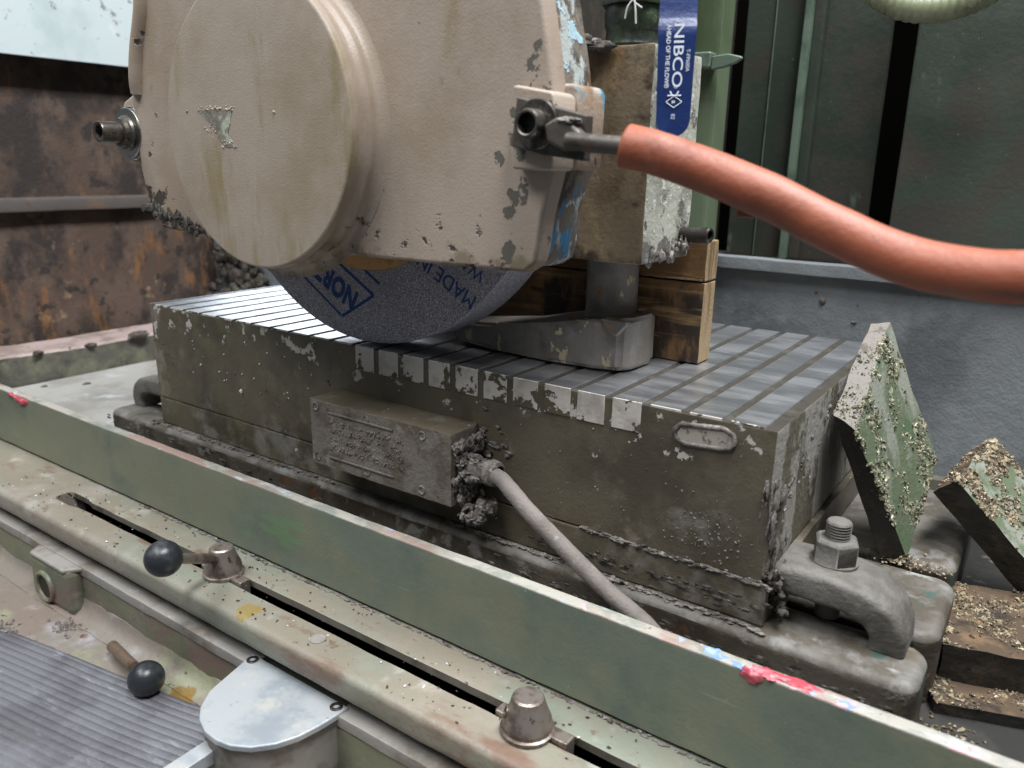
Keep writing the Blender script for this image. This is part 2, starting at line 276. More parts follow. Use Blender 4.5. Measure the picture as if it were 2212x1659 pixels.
m_slot = M('machined_slot_wall', 'a0988c', [dict(c='5f564a', s=20, lo=.45, hi=.65)], rough=.4, metal=.5)
m_bed = M('olive_bed_casting', '74745f', [dict(c='5f6353', s=12, lo=.42, hi=.62), dict(c='75605a', s=14, lo=.48, hi=.62, k=.85), dict(c='6f8262', s=20, lo=.64, hi=.72, k=.6), dict(c='8c8578', s=30, lo=.58, hi=.72, k=.7), dict(c='4a3c32', s=160, lo=.69, hi=.73)], rough=.45, bumps=((200, .4, 1), (40, .5, 1)))
m_bedrim = M('grey_dusty_rim', '8f8a84', [dict(c='72695f', s=24, lo=.45, hi=.66), dict(c='b3aca6', s=50, lo=.6, hi=.7)], rough=.6, bumps=((300, .4, 1),))
m_shelf = M('oil_stained_shelf', '7d756c', [dict(c='7c6f66', s=16, lo=.45, hi=.6), dict(c='8d8f74', s=14, lo=.5, hi=.62, lim=[('x', .12, .2, .05)], k=.8), dict(c='7d5f28', s=40, lo=.74, hi=.86, k=.9, r=.2, spots=[(.2316, -.1452, -.251, .016, .45), (.250, -.142, -.251, .020, .3)]), dict(c='5a2d1c', s=70, lo=.76, hi=.84, spots=[(.1021, -.1474, -.251, .006, .42), (.0962, -.1747, -.251, .008, .4)]), dict(c='b0b1b8', s=14, lo=.56, hi=.74, k=.7), dict(c='5a2d1c', s=40, lo=.69, hi=.72), dict(c='4d443c', s=150, lo=.66, hi=.7)], rough=.35, bumps=((200, .5, 1), (50, .5, 1)))
m_mat = M('black_ribbed_rubber', '66656a', [dict(c='545256', s=18, lo=.42, hi=.62), dict(c='85858c', s=90, lo=.58, hi=.72, st=(.25, 1, 1), k=.7)], rough=.4, bumps=((400, .4, 1), (90, .3, 1)))
m_flake = M('white_flake', 'dedad6', rough=.7)
m_alu = M('scuffed_aluminium', 'a9acae', [dict(c='8f959b', s=22, lo=.45, hi=.65), dict(c='b2b1ac', s=34, lo=.55, hi=.7), dict(c='8f9092', s=120, lo=.66, hi=.72)], rough=.45, metal=.2, bumps=((300, .2, 1),))
m_aluside = M('dirty_aluminium', '8f8b86', [dict(c='6b6259', s=24, lo=.45, hi=.65)], rough=.5, metal=.4)
m_ball = M('black_plastic_knob', '26282b', [dict(c='3b3d40', s=60, lo=.5, hi=.7, r=.5), dict(c='6a6a6a', s=300, lo=.7, hi=.74)], rough=.32, bumps=((500, .12, 1),))
m_lever = M('brown_steel_lever', '8a7563', [dict(c='5d4a3c', s=60, lo=.45, hi=.65)], rough=.4, metal=.6)
m_dog = M('brown_worn_steel', '938880', [dict(c='6d5f55', s=70, lo=.45, hi=.62), dict(c='5d4636', s=160, lo=.62, hi=.68)], rough=.36, metal=.65, bumps=((300, .25, 1),))
m_hose = M('red_rubber_hose', '98533a', [dict(c='7d432d', s=18, lo=.45, hi=.65), dict(c='a1634e', s=40, lo=.55, hi=.75), dict(c='7d6c66', s=34, lo=.56, hi=.72, k=.6, st=(.6, 1, 1)), dict(c='8a3f2a', s=120, lo=.68, hi=.74), dict(c='5d4a42', s=50, lo=.58, hi=.72, st=(.4, 1, 1), k=.6, r=.6), dict(c='3f2f28', s=160, lo=.68, hi=.72, k=.8)], rough=.5, bumps=((300, .3, 1), (60, .3, 1)))
m_blueh = M('blue_vinyl_grip', '14295a', [dict(c='1f3d72', s=40, lo=.5, hi=.7, k=.6)], rough=.33, bumps=((400, .2, 1),))
m_white = M('white_print', 'cfd6e0', rough=.5)
m_fit = M('dark_green_fitting', '3d4a36', [dict(c='2c3029', s=50, lo=.45, hi=.65), dict(c='6b7a5c', s=60, lo=.62, hi=.7)], rough=.42, bumps=((200, .5, 1),))
m_wood = M('scorched_wood', '6f502d', [dict(c='5d4224', s=22, lo=.40, hi=.58, st=(.2, 1, 1.5)), dict(c='2a1c10', s=30, lo=.48, hi=.62, st=(1.4, 1, .6)), dict(c='a38355', s=90, lo=.55, hi=.7, st=(.1, 1, 1.4), k=.6), dict(c='24180e', s=60, lo=.62, hi=.69)], rough=.6, bumps=((300, .4, 1),))
m_woodend = M('pale_sawn_wood', '947d5d', [dict(c='6d5638', s=120, lo=.45, hi=.6, st=(1, 1, .12)), dict(c='5f4526', s=30, lo=.66, hi=.72)], rough=.75, bumps=((400, .6, 1),))
m_grey = M('sooty_grey_panel', '7b7e80', [dict(c='5f6264', s=8, lo=.42, hi=.62), dict(c='8f9395', s=14, lo=.5, hi=.7, k=.6), dict(c='34332f', s=90, lo=.70, hi=.72, h=.8), dict(c='808385', s=120, lo=.7, hi=.74, st=(.3, 1, 1))], rough=.6, bumps=((120, .8, 1), (400, .5, 1)))
m_cab = M('dark_green_cabinet', '40493f', [dict(c='353c34', s=7, lo=.42, hi=.62), dict(c='45423b', s=16, lo=.5, hi=.66, lim=[('z', .2, .05, .08)]), dict(c='6b786c', s=20, lo=.66, hi=.72, st=(1, 1, .4), lim=[('z', .16, .09, .05)], k=.7), dict(c='8d8f88', s=260, lo=.70, hi=.73)], rough=.4, bumps=((160, .4, 1),))
m_trim = M('pale_green_trim', '6a7a6a', [dict(c='4f5e50', s=20, lo=.45, hi=.66)], rough=.4)
m_post = M('glossy_green_post', '66735b', [dict(c='515e44', s=14, lo=.45, hi=.62, st=(1, 1, .3))], rough=.3)
m_rhose = M('cream_green_ribbed_hose', '8e9274', [dict(c='6d7050', s=30, lo=.5, hi=.7)], rough=.35)
m_rust = M('rusted_sheet', '4a3a30', [dict(c='29211d', s=12, lo=.42, hi=.58), dict(c='54443a', s=20, lo=.50, hi=.68, st=(1, 1.2, .7), lim=[('z', .1, .0, .05)]), dict(c='86725a', s=40, lo=.64, hi=.76, lim=[('z', .06, -.05, .05)], k=.7), dict(c='75502f', s=30, lo=.60, hi=.76, st=(1, 1.4, .5), lim=[('z', .06, -.05, .07)], k=.8), dict(c='2a2320', s=40, lo=.55, hi=.64)], rough=.8, bumps=((120, .9, 1), (300, .6, 1)))
m_ledge = M('rusty_angle_lip', '4d4743', [dict(c='5f4c3e', s=16, lo=.5, hi=.64), dict(c='4a3a30', s=30, lo=.55, hi=.66)], rough=.7)
m_galv = M('galvanised_sheet', 'c2cccc', [dict(c='b2bfc0', s=9, lo=.45, hi=.65), dict(c='6d6a70', s=60, lo=.62, hi=.70, lim=[('z', .29, .33, .05)], k=.8), dict(c='d9dedb', s=20, lo=.62, hi=.7, k=.6)], rough=.38, metal=.1)
m_pink = M('pinkish_tray_rim', '9d8b86', [dict(c='7f6f68', s=16, lo=.45, hi=.62), dict(c='4f463c', s=40, lo=.62, hi=.68), dict(c='b5a7a2', s=20, lo=.6, hi=.72)], rough=.6)
m_trayw = M('grimy_tray_wall', '55524a', [dict(c='6b6a58', s=22, lo=.48, hi=.64), dict(c='37322b', s=18, lo=.52, hi=.66)], rough=.7, bumps=((150, .8, 1),))
m_trayf = M('settled_grey_dust', '9a9893', [dict(c='87837d', s=14, lo=.45, hi=.65), dict(c='aeb1b3', s=20, lo=.55, hi=.7)], rough=.8, bumps=((200, .4, 1),))
m_trayd = M('dark_tray_floor', '181613', [dict(c='2a2722', s=30, lo=.5, hi=.66), dict(c='4d4a44', s=40, lo=.62, hi=.7)], rough=.7)
m_brick = M('green_magnet_block', '566049', [dict(c='7e8074', s=40, lo=.42, hi=.56, st=(1, 1, .25)), dict(c='42583a', s=26, lo=.54, hi=.66, k=.8), dict(c='78876f', s=30, lo=.62, hi=.72)], rough=.7, bumps=((300, .6, 1),))
m_brickg = M('pinkish_grey_block_edge', '7b756e', [dict(c='5d564f', s=120, lo=.58, hi=.64)], rough=.85, bumps=((300, .9, 1),))
m_brickd = M('shaded_block_side', '1d1a16', [dict(c='322a22', s=60, lo=.5, hi=.66), dict(c='5f503c', s=240, lo=.68, hi=.72)], rough=.6, bumps=((220, 1., 1),))  # shade put into the colour of block faces turned away from the light
m_brickb = M('brown_crusted_block', '4a3a2a', [dict(c='6a533a', s=50, lo=.5, hi=.66), dict(c='2a2018', s=70, lo=.5, hi=.66)], rough=.8, bumps=((260, 1., 1),))
m_grit = M('pale_grit', '96876c', [dict(c='4d4233', s=200, lo=.42, hi=.54), dict(c='cbbfa5', s=300, lo=.58, hi=.66), dict(c='96704a', s=130, lo=.64, hi=.7)], rough=.8, bumps=())
m_gritg = M('greenish_grit', '8a866c', [dict(c='454636', s=200, lo=.42, hi=.54), dict(c='c6c0aa', s=300, lo=.58, hi=.66)], rough=.8, bumps=())
m_dark = M('dark_oily_iron', '2b2620', [dict(c='473a2c', s=30, lo=.5, hi=.66)], rough=.7)

# ================================================================ SETTING
# back panel behind the chuck
bp_ = thing('back_panel', 'sooty dark grey sheet panel standing behind the chuck', 'panel', (.1, .4, -.2))
rbox('sheet', -.56, 1.15, .400, .408, -.22, .036, m_grey, bp_, step=.03, amp=.0008, sc=12)
rbox('top_lip', -.56, 1.15, .388, .409, .0365, .0485, m_grey, bp_, step=.03, amp=.0006, sc=20)
lumps('swarf_crumb', [((.530, .399, .012), .0032, (1, .6, 1.2)), ((.523, .399, .020), .0015, (1, .6, 1)), ((.562, .399, -.006), .0018, (1.6, .6, .6))], m_sludge, bp_, sub=2)['kind'] = 'stuff'
# rusty end guard, left
lg = thing('rusty_end_guard', 'rusted brown sheet steel end guard left of the wheel guard', 'guard', (-.47, .2, -.12))
rbox('lower_sheet', -.482, -.470, -.30, .398, -.125, .060, m_rust, lg, step=.02, amp=.0015, sc=16)
rbox('upper_sheet', -.492, -.480, -.30, .398, .060, .60, m_rust, lg, step=.03, amp=.001, sc=12)
rbox('angle_lip', -.492, -.452, -.30, .398, .0605, .0790, m_ledge, lg, step=.02, amp=.0008, sc=30, bevel=.004)
gv = rbox('galvanised_sheet', -.449, -.445, -.30, .398, .262, .62, m_galv, None, step=.03, amp=.0006, sc=9)
tag(gv, 'pale blue-grey galvanised sheet at the top left corner', 'sheet')
# tray the table stands in
tr = thing('coolant_tray', 'grimy coolant tray with pinkish rim around the left end of the table', 'tray', (-.2, .15, -.17))
rbox('floor', -.384, .69, -.049, .386, -.172, -.160, m_trayf, tr, step=.03, amp=.0006, sc=20)
rbox('floor', .692, 1.1, -.049, .386, -.182, -.168, m_trayd, tr, step=.03, amp=.0008, sc=20)
rbox('rear_wall', -.384, 1.1, .374, .387, -.168, -.140, m_trayw, tr, step=.03, amp=.0006, sc=20)
bm = bmesh.new(); path = [(-.40, .386), (-.387, .30), (-.385, .15), (-.386, .085), (-.392, .045), (-.40, .018), (-.385, -.012), (-.33, -.04), (-.27, -.048)]
path = [Vector((a, b, 0)) for a, b in path]; sp = spline(path, 8); prev = None
for i, p in enumerate(sp):
    d = (sp[min(i+1, len(sp)-1)]-sp[max(i-1, 0)]).normalized(); nn = Vector((d.y, -d.x, 0))
    nn = Vector((-1, 0, 0)) if i < len(sp)*.6 else Vector((-.6, -.8, 0))
    q = p+nn*.068; ring = [bm.verts.new((p.x, p.y, -.170)), bm.verts.new((p.x, p.y, -.123)), bm.verts.new((p.x-.003, p.y-.001, -.120)), bm.verts.new((q.x, q.y, -.119)), bm.verts.new((q.x, q.y, -.17))]
    if prev:
        for k in range(4): bm.faces.new((prev[k], prev[k+1], ring[k+1], ring[k]))
    prev = ring
bmesh.ops.subdivide_edges(bm, edges=bm.edges[:], cuts=2, use_grid_fill=True); roughen(bm, .0012, 40)
o = obj('end_rim', bm, m_pink, tr, smooth=40); o.data.materials.append(m_trayw)
for p in o.data.polygons:
    if abs(p.normal.z) < .5: p.material_index = 1
lumps('swarf_heap', [((-.384, .20, -.118), .010, (1, 1.4, .6)), ((-.385, .13, -.121), .006, (1, 1.3, .5)), ((-.387, .06, -.120), .005, (1, 1.3, .6)), ((-.36, .05, -.16), .004, (1, 1, .5)), ((-.33, .09, -.16), .004, (1, 1.4, .5)), ((-.20, .15, -.16), .004, (1, 1.8, .4))], m_dsludge, tr, sub=3)['kind'] = 'stuff'
rh = random.Random(5); hp_ = []
for i in range(230):
    x = rh.gauss(-.385, .05); hh = .13*math.exp(-((x+.400)/.07)**2); z_ = -.125+hh*rh.random()*1.3
    hp_.append(((x, .390+rh.uniform(-.006, .004)-.02*max(0, (-.06-z_))/.06, z_), rh.uniform(.003, .012), (1.2, .55, 1)))
lumps('swarf_heap', hp_, m_dsludge, tr, sub=2, amp=.7)['kind'] = 'stuff'  # swarf clump, widened and darkened to stand in for the corner's shade
# cabinet behind, right
cb = thing('machine_cabinet', 'dark green sheet steel machine cabinet in the background right', 'cabinet', (.5, .6, -.2))
rbox('rear_panel', .368, .528, .560, .570, .034, .62, m_cab, cb, step=.04, amp=.0006, sc=9)
rbox('door_panel', .572, 1.25, .450, .475, .0495, .62, m_cab, cb, step=.04, amp=.0008, sc=8, bevel=.003)
rbox('edge_trim', .4395, .4475, .540, .5595, .034, .62, m_trim, cb, step=.05, amp=.0002)
rbox('edge_rib', .4476, .4600, .549, .5596, .034, .62, m_cab, cb, step=.05, amp=.0002, bevel=.003)
box('seam_strip', .402, .4032, .557, .5597, .034, .62, m_trim, cb)
rbox('base_sill', .25, 1.25, .415, .60, .012, .032, m_dark, cb, step=.05)
rbox('gap_shade_backing', -.2, 1.3, .80, .82, -.4, .72, m_hole, cb, step=.1)  # near-black sheet added to stand in for shade in the cabinet gaps
rbox('column_side', .30, .340, .42, .60, .034, .62, m_dark, cb, step=.05)
pt = thing('latch_post', 'green painted post with a latch behind the valve', 'post', (.41, .35, .0))
rbox('post', .3945, .4265, .335, .368, -.03, .62, m_post, pt, step=.05, amp=.0002, bevel=.005)
box('latch_block', .404, .4245, .318, .3345, .2255, .2400, m_trim, pt, bevel=.002)
prism('latch_tongue', [(.4246, .236), (.440, .2375), (.4520, .2345), (.4535, .2325), (.448, .2290), (.436, .2255), (.4246, .2240)], .320, .326, m_trim, pt, bevel=.0015)
# ribbed hose hanging at the top right
path = [(.60+.062*math.cos(t), .35, .318+.052*math.sin(t)) for t in [R(180+180*i/60) for i in range(61)]]
path = [(.538, .35, .318+.01*k) for k in range(8, 0, -1)]+path+[(.662, .35, .318+.01*k) for k in range(1, 9)]
fp = []
for a, b in zip(path, path[1:]):
    fp += [a, tuple((p+q)/2 for p, q in zip(a, b))]
tag(tube('ribbed_hose', fp, lambda t: .0115+.0005*math.sin(t*len(fp)*math.pi/2), m_rhose, None, n=20), 'pale green ribbed hose looping down into the top right corner', 'hose')
# spindle head behind the wheel guard
sh = thing('spindle_head', 'dark oily spindle head casting behind the wheel guard', 'machine head', (.3, .2, .12))
rbox('casting', .12, .405, .062, .33, .135, .60, m_dark, sh, step=.04, amp=.001, sc=20, bevel=.006)

# ================================================================ TABLE
tb = thing('work_table', 'long dirty cast iron slotted table carrying the magnetic chuck', 'table', (.3, .13, -.17))
def rail_piece(name, x0, x1, y0, y1, ztop):
    bm = bmesh.new(); r = .013
    def ring(d, z_):
        out_ = []
        for cx, cy, a0 in ((x1-r, y0+r, -90), (x1-r, y1-r, 0), (x0+r, y1-r, 90), (x0+r, y0+r, 180)):
            for k in range(6): a = R(a0+90*k/5); out_.append(bm.verts.new((cx+(r-d)*math.cos(a), cy+(r-d)*math.sin(a), z_)))
        return out_
    e_ = .0065; rg = [ring(0, -.1705), ring(0, ztop-e_)]+[ring(e_*(1-math.cos(R(a))), ztop-e_+e_*math.sin(R(a))) for a in (18, 36, 54, 72, 90)]
    for A, Bv in zip(rg, rg[1:]):
        for i in range(len(A)): bm.faces.new((A[i], A[(i+1) % len(A)], Bv[(i+1) % len(A)], Bv[i]))
    bm.faces.new(rg[0][::-1]); bm.faces.new(rg[-1])
    for i in range(1, 64):
        bmesh.ops.bisect_plane(bm, geom=bm.verts[:]+bm.edges[:]+bm.faces[:], plane_co=(x0+(x1-x0)*i/64, 0, 0), plane_no=(1, 0, 0))
    for zz in (-.16, -.15, -.14, -.13):
        bmesh.ops.bisect_plane(bm, geom=bm.verts[:]+bm.edges[:]+bm.faces[:], plane_co=(0, 0, zz), plane_no=(0, 0, 1))
    roughen(bm, .0006, 60, y0)
    o = obj(name, bm, m_table, tb, smooth=40); o.data.materials.append(m_tableface)
    for p in o.data.polygons:
        if p.normal.z < .4: p.material_index = 1
    return o
rail_piece('front_rail', -.084, .699, -.0105, .037, -.1215)
rail_piece('middle_rail', -.084, .701, .049, .135, -.1222)
rail_piece('rear_rail', -.084, .698, .146, .30, -.1218)
# ================================================================ MAGNETIC CHUCK
L, W = .61, .2727
ck = thing('magnetic_chuck', 'olive painted magnetic chuck block with steel bars across its top', 'magnetic chuck', (.3, .13, -.121))
o = rbox('body', 0, L, 0.0006, W, -.0935, -.0013, m_chuck, ck, step=.008, amp=.0004, sc=60, bevel=.001)
o.data.materials.append(m_chuckside); o.data.materials.append(m_filler)
for p in o.data.polygons:
    if p.normal.x > .7: p.material_index = 1
    if p.normal.z > .7: p.material_index = 2
rbox('base_plate', .001, .6140, .0002, W+.002, -.1208, -.0945, m_chuck, ck, step=.01, amp=.0007, sc=80, bevel=.0012)
bm = bmesh.new(); bm_box(bm, 0, .0198, -.0001, W, -.0195, 0)
bmesh.ops.bevel(bm, geom=bm.edges[:], offset=.00035, segments=1, affect='EDGES')
barme = bpy.data.meshes.new('pole_bar'); bm.to_mesh(barme); bm.free(); barme.materials.append(m_bar); barme.materials.append(m_barend)
for p in barme.polygons:
    if p.normal.y < -.7: p.material_index = 1
for k in range(24):
    me = barme.copy(); me.transform(Matrix.Translation((.008+.025*k, (.0012 if (k < 11 or k > 20) else random.uniform(-.0002, .0001)), 0))); obj('pole_bar', me, None, ck)
box('end_bar', .0003, .0030, .0002, W-.001, -.0195, -.0001, m_bar, ck, bevel=.0003)
# welded slot patch and chipped marks on the front face
lathe_pts = []
bm = bmesh.new()
slot = [(.5575+.0070*math.cos(a), -.0135+.0060*math.sin(a)) for a in [R(90+180*i/10) for i in range(11)]]+[(.5795+.0070*math.cos(a), -.0118+.0060*math.sin(a)) for a in [R(-90+180*i/10) for i in range(11)]]
path = [(a, .0002, b) for a, b in slot]+[(slot[0][0], .0002, slot[0][1])]
bm_tube(bm, path, .0016, 8, amp=.0012, sc=300); obj('weld_ring', bm, m_sludge, ck, smooth=80)
m_patch = M('white_orange_patch', 'a39b90', [dict(c='75604e', s=110, lo=.56, hi=.62), dict(c='5f5548', s=120, lo=.58, hi=.62)], rough=.7)
prism('slot_plug', slot, -.0001, .002, m_patch, ck, bevel=0)
sp_ = []
for i in range(520):
    x = random.uniform(0, .61); z_ = -.0935*random.random()**.7
    if random.random() < .25*abs(x-.15)*4: continue
    sp_.append((Vector((x, .0004, z_)), random.choice((.0004, .0005, .0006, .0008, .0012))*random.uniform(.5, 1.1), Vector((0, -1, 0))))
for i in range(110):
    a = random.gauss(0, 1); sp_.append((Vector((.575+a*.016, .0006, -.075+random.gauss(0, .010))), random.uniform(.0004, .0013), Vector((random.gauss(0, .2), -1, 0))))
for i in range(40): sp_.append((Vector((.252+random.gauss(0, .0012), .0002, random.uniform(-.085, -.02))), random.uniform(.0005, .0014), Vector((0, -1, 0))))
bits('grit_specks', sp_, m_sludge, ck)
bits('grit_specks', [(Vector((.135, -.0002, -.065)), .0028, Vector((0, -1, .3)))]+[(Vector((random.uniform(.06, .24), .0002, random.uniform(-.06, -.015))), random.uniform(.0006, .0012), Vector((0, -1, .3))) for _ in range(26)], m_flake, ck)
# junction box
jb = rbox('junction_box', .2625, .4035, -.030, .002, -.0925, -.0395, m_chuck, ck, step=.006, amp=.0004, sc=90, bevel=.0009)
jb.data.materials.append(m_jbox)
for p in jb.data.polygons:
    if p.normal.y < -.5 or p.normal.x > .5: p.material_index = 1
for (x, z_) in ((.3775, -.0455), (.2690, -.0860), (.3765, -.0865), (.2690, -.0450), (.3225, -.0450), (.3225, -.0860)):
    h_ = lathe('screw_hole', [(.0034, -.0004), (.0034, .0006), (.0024, .0006), (.0014, -.0012), (0, -.0014)], (x, -.0300, z_), (0, -1, 0), m_sludge, jb, n=20)
for (x, z_, sx_, sz_) in ((.310, -.0475, .040, .0007), (.310, -.0835, .040, .0007)):
    box('nameplate_rim', x-sx_/2-.008, x+sx_/2+.02, -.0310, -.0290, z_-sz_, z_+sz_, m_jbox, jb, bevel=.0003)
mk = []
for i in range(340):
    x = .285+.075*random.random(); row = random.choice((-.054, -.061, -.068, -.075)); mk.append((Vector((x, -.0302, row+random.gauss(0, .0012))), random.uniform(.0006, .0016), Vector((random.gauss(0, .3), -1, random.gauss(0, .3)))))
bits('embossed_marks', mk, m_jbox, jb)
gl = lathe('cable_gland', [(.0085, -.004), (.0098, .002), (.0100, .008), (.0085, .012), (.0080, .019), (.0092, .020), (.0088, .027), (.006, .028)], (.405, -.0145, -.0665), (1, 0, .03), m_sludge, jb, n=24, amp=.0012, sc=160)
tag(tube('power_cable', spline([(.425, -.0145, -.0665), (.440, -.021, -.0655), (.4530, -.0280, -.0680), (.4742, -.0335, -.0779), (.4941, -.0350, -.0888), (.5135, -.0350, -.1010), (.5321, -.0355, -.1112), (.5560, -.0370, -.1215), (.580, -.040, -.136), (.60, -.041, -.15)], 8), .0054, m_cable, None, n=20, amp=.0003, sc=160), 'thick dust-caked grey cable running down from the junction box', 'cable')
cl = []
rr = random.Random(3)
for i in range(120):
    t = rr.random(); cl.append(((.4035+rr.uniform(0, .006), -.028+rr.uniform(0, .026), -.046-.046*t), rr.uniform(.0010, .0030), (.8, 1, rr.uniform(.8, 1.8))))
for i in range(60): cl.append(((.405+rr.uniform(0, .020), -.020+rr.uniform(-.005, .014), -.095+rr.uniform(-.007, .005)), rr.uniform(.0010, .0032), (1.2, 1, 1.2)))
for i in range(40): cl.append(((.405+rr.uniform(0, .018), -.020+rr.uniform(-.006, .008), -.064+rr.uniform(-.010, .009)), rr.uniform(.0010, .0024), (1.3, .8, .8)))
for i in range(30): cl.append(((.403+abs(rr.gauss(0, .012)), -.0005, -.052+rr.gauss(0, .010)), rr.uniform(.0008, .0020), (1.4, .4, .8)))
tag(lumps('swarf_clump', cl, m_sludge, None, sub=3, amp=.85), 'crumbly grey swarf caked around the cable gland', 'swarf', kind='stuff')
# sludge lines along ledges
def sludge(name, p0, p1, n, r, mat, parent, jit=.0015, sq=(2.2, 1, .8), seed=1):
    q = random.Random(seed); it = []
    for i in range(n):
        t = (i+q.random())/n; p = Vector(p0).lerp(Vector(p1), t)+Vector((q.gauss(0, jit), q.gauss(0, jit), q.gauss(0, jit*.6)))
        it.append((p, r*q.uniform(.4, 1.25), (sq[0]*q.uniform(.7, 1.4), sq[1], sq[2])))
    return tag(lumps(name, it, mat, parent, sub=2, amp=.7), kind='stuff')
sludge('sludge_bead', (-.01, -.0045, -.1212), (.262, -.0045, -.1212), 170, .0009, m_sludge, tb, jit=.0010, seed=2)
sludge('sludge_bead', (.38, -.004, -.121), (.615, -.004, -.121), 220, .0011, m_sludge, tb, jit=.0012, seed=3)
sludge('sludge_bead', (.49, .0002, -.094), (.611, .0002, -.094), 150, .0010, m_sludge, ck, jit=.0011, sq=(2.4, .7, .8), seed=4)
sludge('sludge_bead', (.455, .0, -.112), (.612, .0, -.108), 140, .0013, m_dsludge, ck, jit=.004, sq=(2.0, .35, .8), seed=5)
sludge('sludge_bead', (-.078, -.011, -.127), (.26, -.011, -.135), 70, .0016, m_dsludge, tb, jit=.005, sq=(2.2, .35, .8), seed=6)
sludge('sludge_bead', (.42, -.011, -.135), (.69, -.011, -.138), 150, .0015, m_dsludge, tb, jit=.008, sq=(2.2, .35, .8), seed=7)
sludge('sludge_bead', (.6105, .002, -.03), (.6105, .03, -.118), 70, .0024, m_sludge, ck, jit=.005, sq=(.22, 1.6, 2.6), seed=8)
sludge('sludge_bead', (.6105, .004, -.06), (.6105, .12, -.012), 50, .0018, m_sludge, ck, jit=.003, sq=(.4, 1.6, 1), seed=9)

# ================================================================ CLAMPS
def clamp(mirror, label):
    t = thing('strap_clamp', label, 'clamp', (.305 if False else (.66 if not mirror else -.05), .025, -.121), 'clamps holding the chuck to the table')
    X = (lambda x: x) if not mirror else (lambda x: .61-x)
    path = [(.6145, -.0945), (.622, -.0938), (.634, -.0932), (.646, -.0936), (.656, -.0948), (.664, -.0972), (.670, -.1010), (.6748, -.1060), (.6775, -.1125), (.6780, -.1208)]
    path = spline([(a, 0, b) for a, b in path], 3); bm = bmesh.new(); rings = []
    for i, p in enumerate(path):
        d = (path[min(i+1, len(path)-1)]-path[max(i-1, 0)]).normalized(); nn = Vector((-d.z, 0, d.x)); k = i/(len(path)-1)
        th = .0088+.0008*k; wd = .0215-.0035*max(0, k-.55)/.45; r = .0042; ring = []
        for sy, sn, a0 in ((1, 1, 0), (-1, 1, 90), (-1, -1, 180), (1, -1, 270)):
            for q in range(5):
                a = R(a0+90*q/4); yy = sy*(wd-r)+r*math.cos(a); zz = sn*(th-r)+r*math.sin(a)
                ring.append(bm.verts.new((X((p+nn*zz).x), .0325+yy, (p+nn*zz).z)))
        rings.append(ring)
    n = len(rings[0])
    for A, Bv in zip(rings, rings[1:]):
        for i in range(n): bm.faces.new((A[i], A[(i+1) % n], Bv[(i+1) % n], Bv[i]))
    bm.faces.new(rings[0]); bm.faces.new(rings[-1][::-1])
    roughen(bm, .0006, 110)
    obj('strap', bm, m_cast, t, smooth=60)
    cx, cy = X(.6410), .0370
    nut = lathe('nut', [(.0, -.0845), (.0132, -.0845), (.0132, -.0840), (.0132, -.0712), (.0115, -.0694), (.007, -.0694)], (cx, cy, 0), (0, 0, 1), m_cast, t, n=6, smooth=20, a0=.3)
    bv = nut.modifiers.new('bevel', 'BEVEL'); bv.width = .0006; bv.segments = 2; bv.limit_method = 'ANGLE'
    lathe('washer', [(0, -.0865), (.0136, -.0865), (.0136, -.0835), (.0, -.0835)], (cx, cy, 0), (0, 0, 1), m_cast, t, n=32)
    pr = [(.0072, -.120)]
    zz = -.074
    while zz < -.0605: pr += [(.0072, zz), (.0061, zz+.0008), (.0072, zz+.0016)]; zz += .00175
    pr += [(.0064, zz+.001), (.0035, zz+.0022), (0, zz+.0025)]
    lathe('stud', pr, (cx, cy, 0), (0, 0, 1), m_cast, t, n=28, smooth=25)
    return t
clamp(False, 'grey forged strap clamp with hex nut and stud at the right end of the chuck')
clamp(True, 'grey strap clamp mostly hidden behind the left end of the chuck')
sludge('swarf_clump', (.614, .006, -.090), (.620, .009, -.112), 44, .0022, m_dsludge, ck, jit=.003, sq=(1, 1, 1), seed=12)

def profile_bar(name, prof, x0, x1, mat, parent, nx=110, amp=.0006, sc=50):
    bm = bmesh.new(); rows = []
    for i in range(nx+1):
        x = x0+(x1-x0)*i/nx; rows.append([bm.verts.new((x, a, b)) for a, b in prof])
    n = len(prof)
    for A, Bv in zip(rows, rows[1:]):
        for k in range(n): bm.faces.new((A[k], A[(k+1) % n], Bv[(k+1) % n], Bv[k]))
    bm.faces.new(rows[0]); bm.faces.new(rows[-1][::-1])
    roughen(bm, amp, sc, x0)
    return obj(name, bm, mat, parent, smooth=38)
# ================================================================ FRONT SPLASH PLATE
sp = thing('splash_plate', 'long grey-green painted steel splash plate running across the foreground', 'plate', (.3, -.055, -.172))
pp = [(-.0505, -.1735), (-.0505, -.145), (-.0505, -.1124), (-.0509, -.1116), (-.0517, -.1112), (-.0545, -.1111), (-.0570, -.1112), (-.0590, -.1113), (-.0597, -.1117), (-.0600, -.1125), (-.0600, -.1170), (-.0600, -.124), (-.0600, -.134), (-.0600, -.144), (-.0600, -.154), (-.0600, -.164), (-.0600, -.1735)]
o = profile_bar('plate', pp, -.45, 1.05, m_plate, sp, nx=190, amp=.0004, sc=45); o.data.materials.append(m_edge)
for p in o.data.polygons:
    if p.normal.z > .2: p.material_index = 1
def smear(items, mat, label):
    q = lumps('paint_smear', items, mat, sp, sub=3, amp=.5); q['label'] = label
smear([((.6275, -.0595, -.1130), .0042, (1.5, .45, 1.0)), ((.636, -.0565, -.1108), .0030, (3.0, 1.3, .4)), ((.650, -.055, -.1110), .0028, (3.4, 1.3, .25))], m_red, 'red paint blob on the plate edge')
smear([((.6060, -.0550, -.1114), .0028, (2.6, 1.4, .25)), ((.6235, -.0575, -.1116), .0030, (2.8, .9, .28))], m_blue, 'blue paint smear on the plate edge')
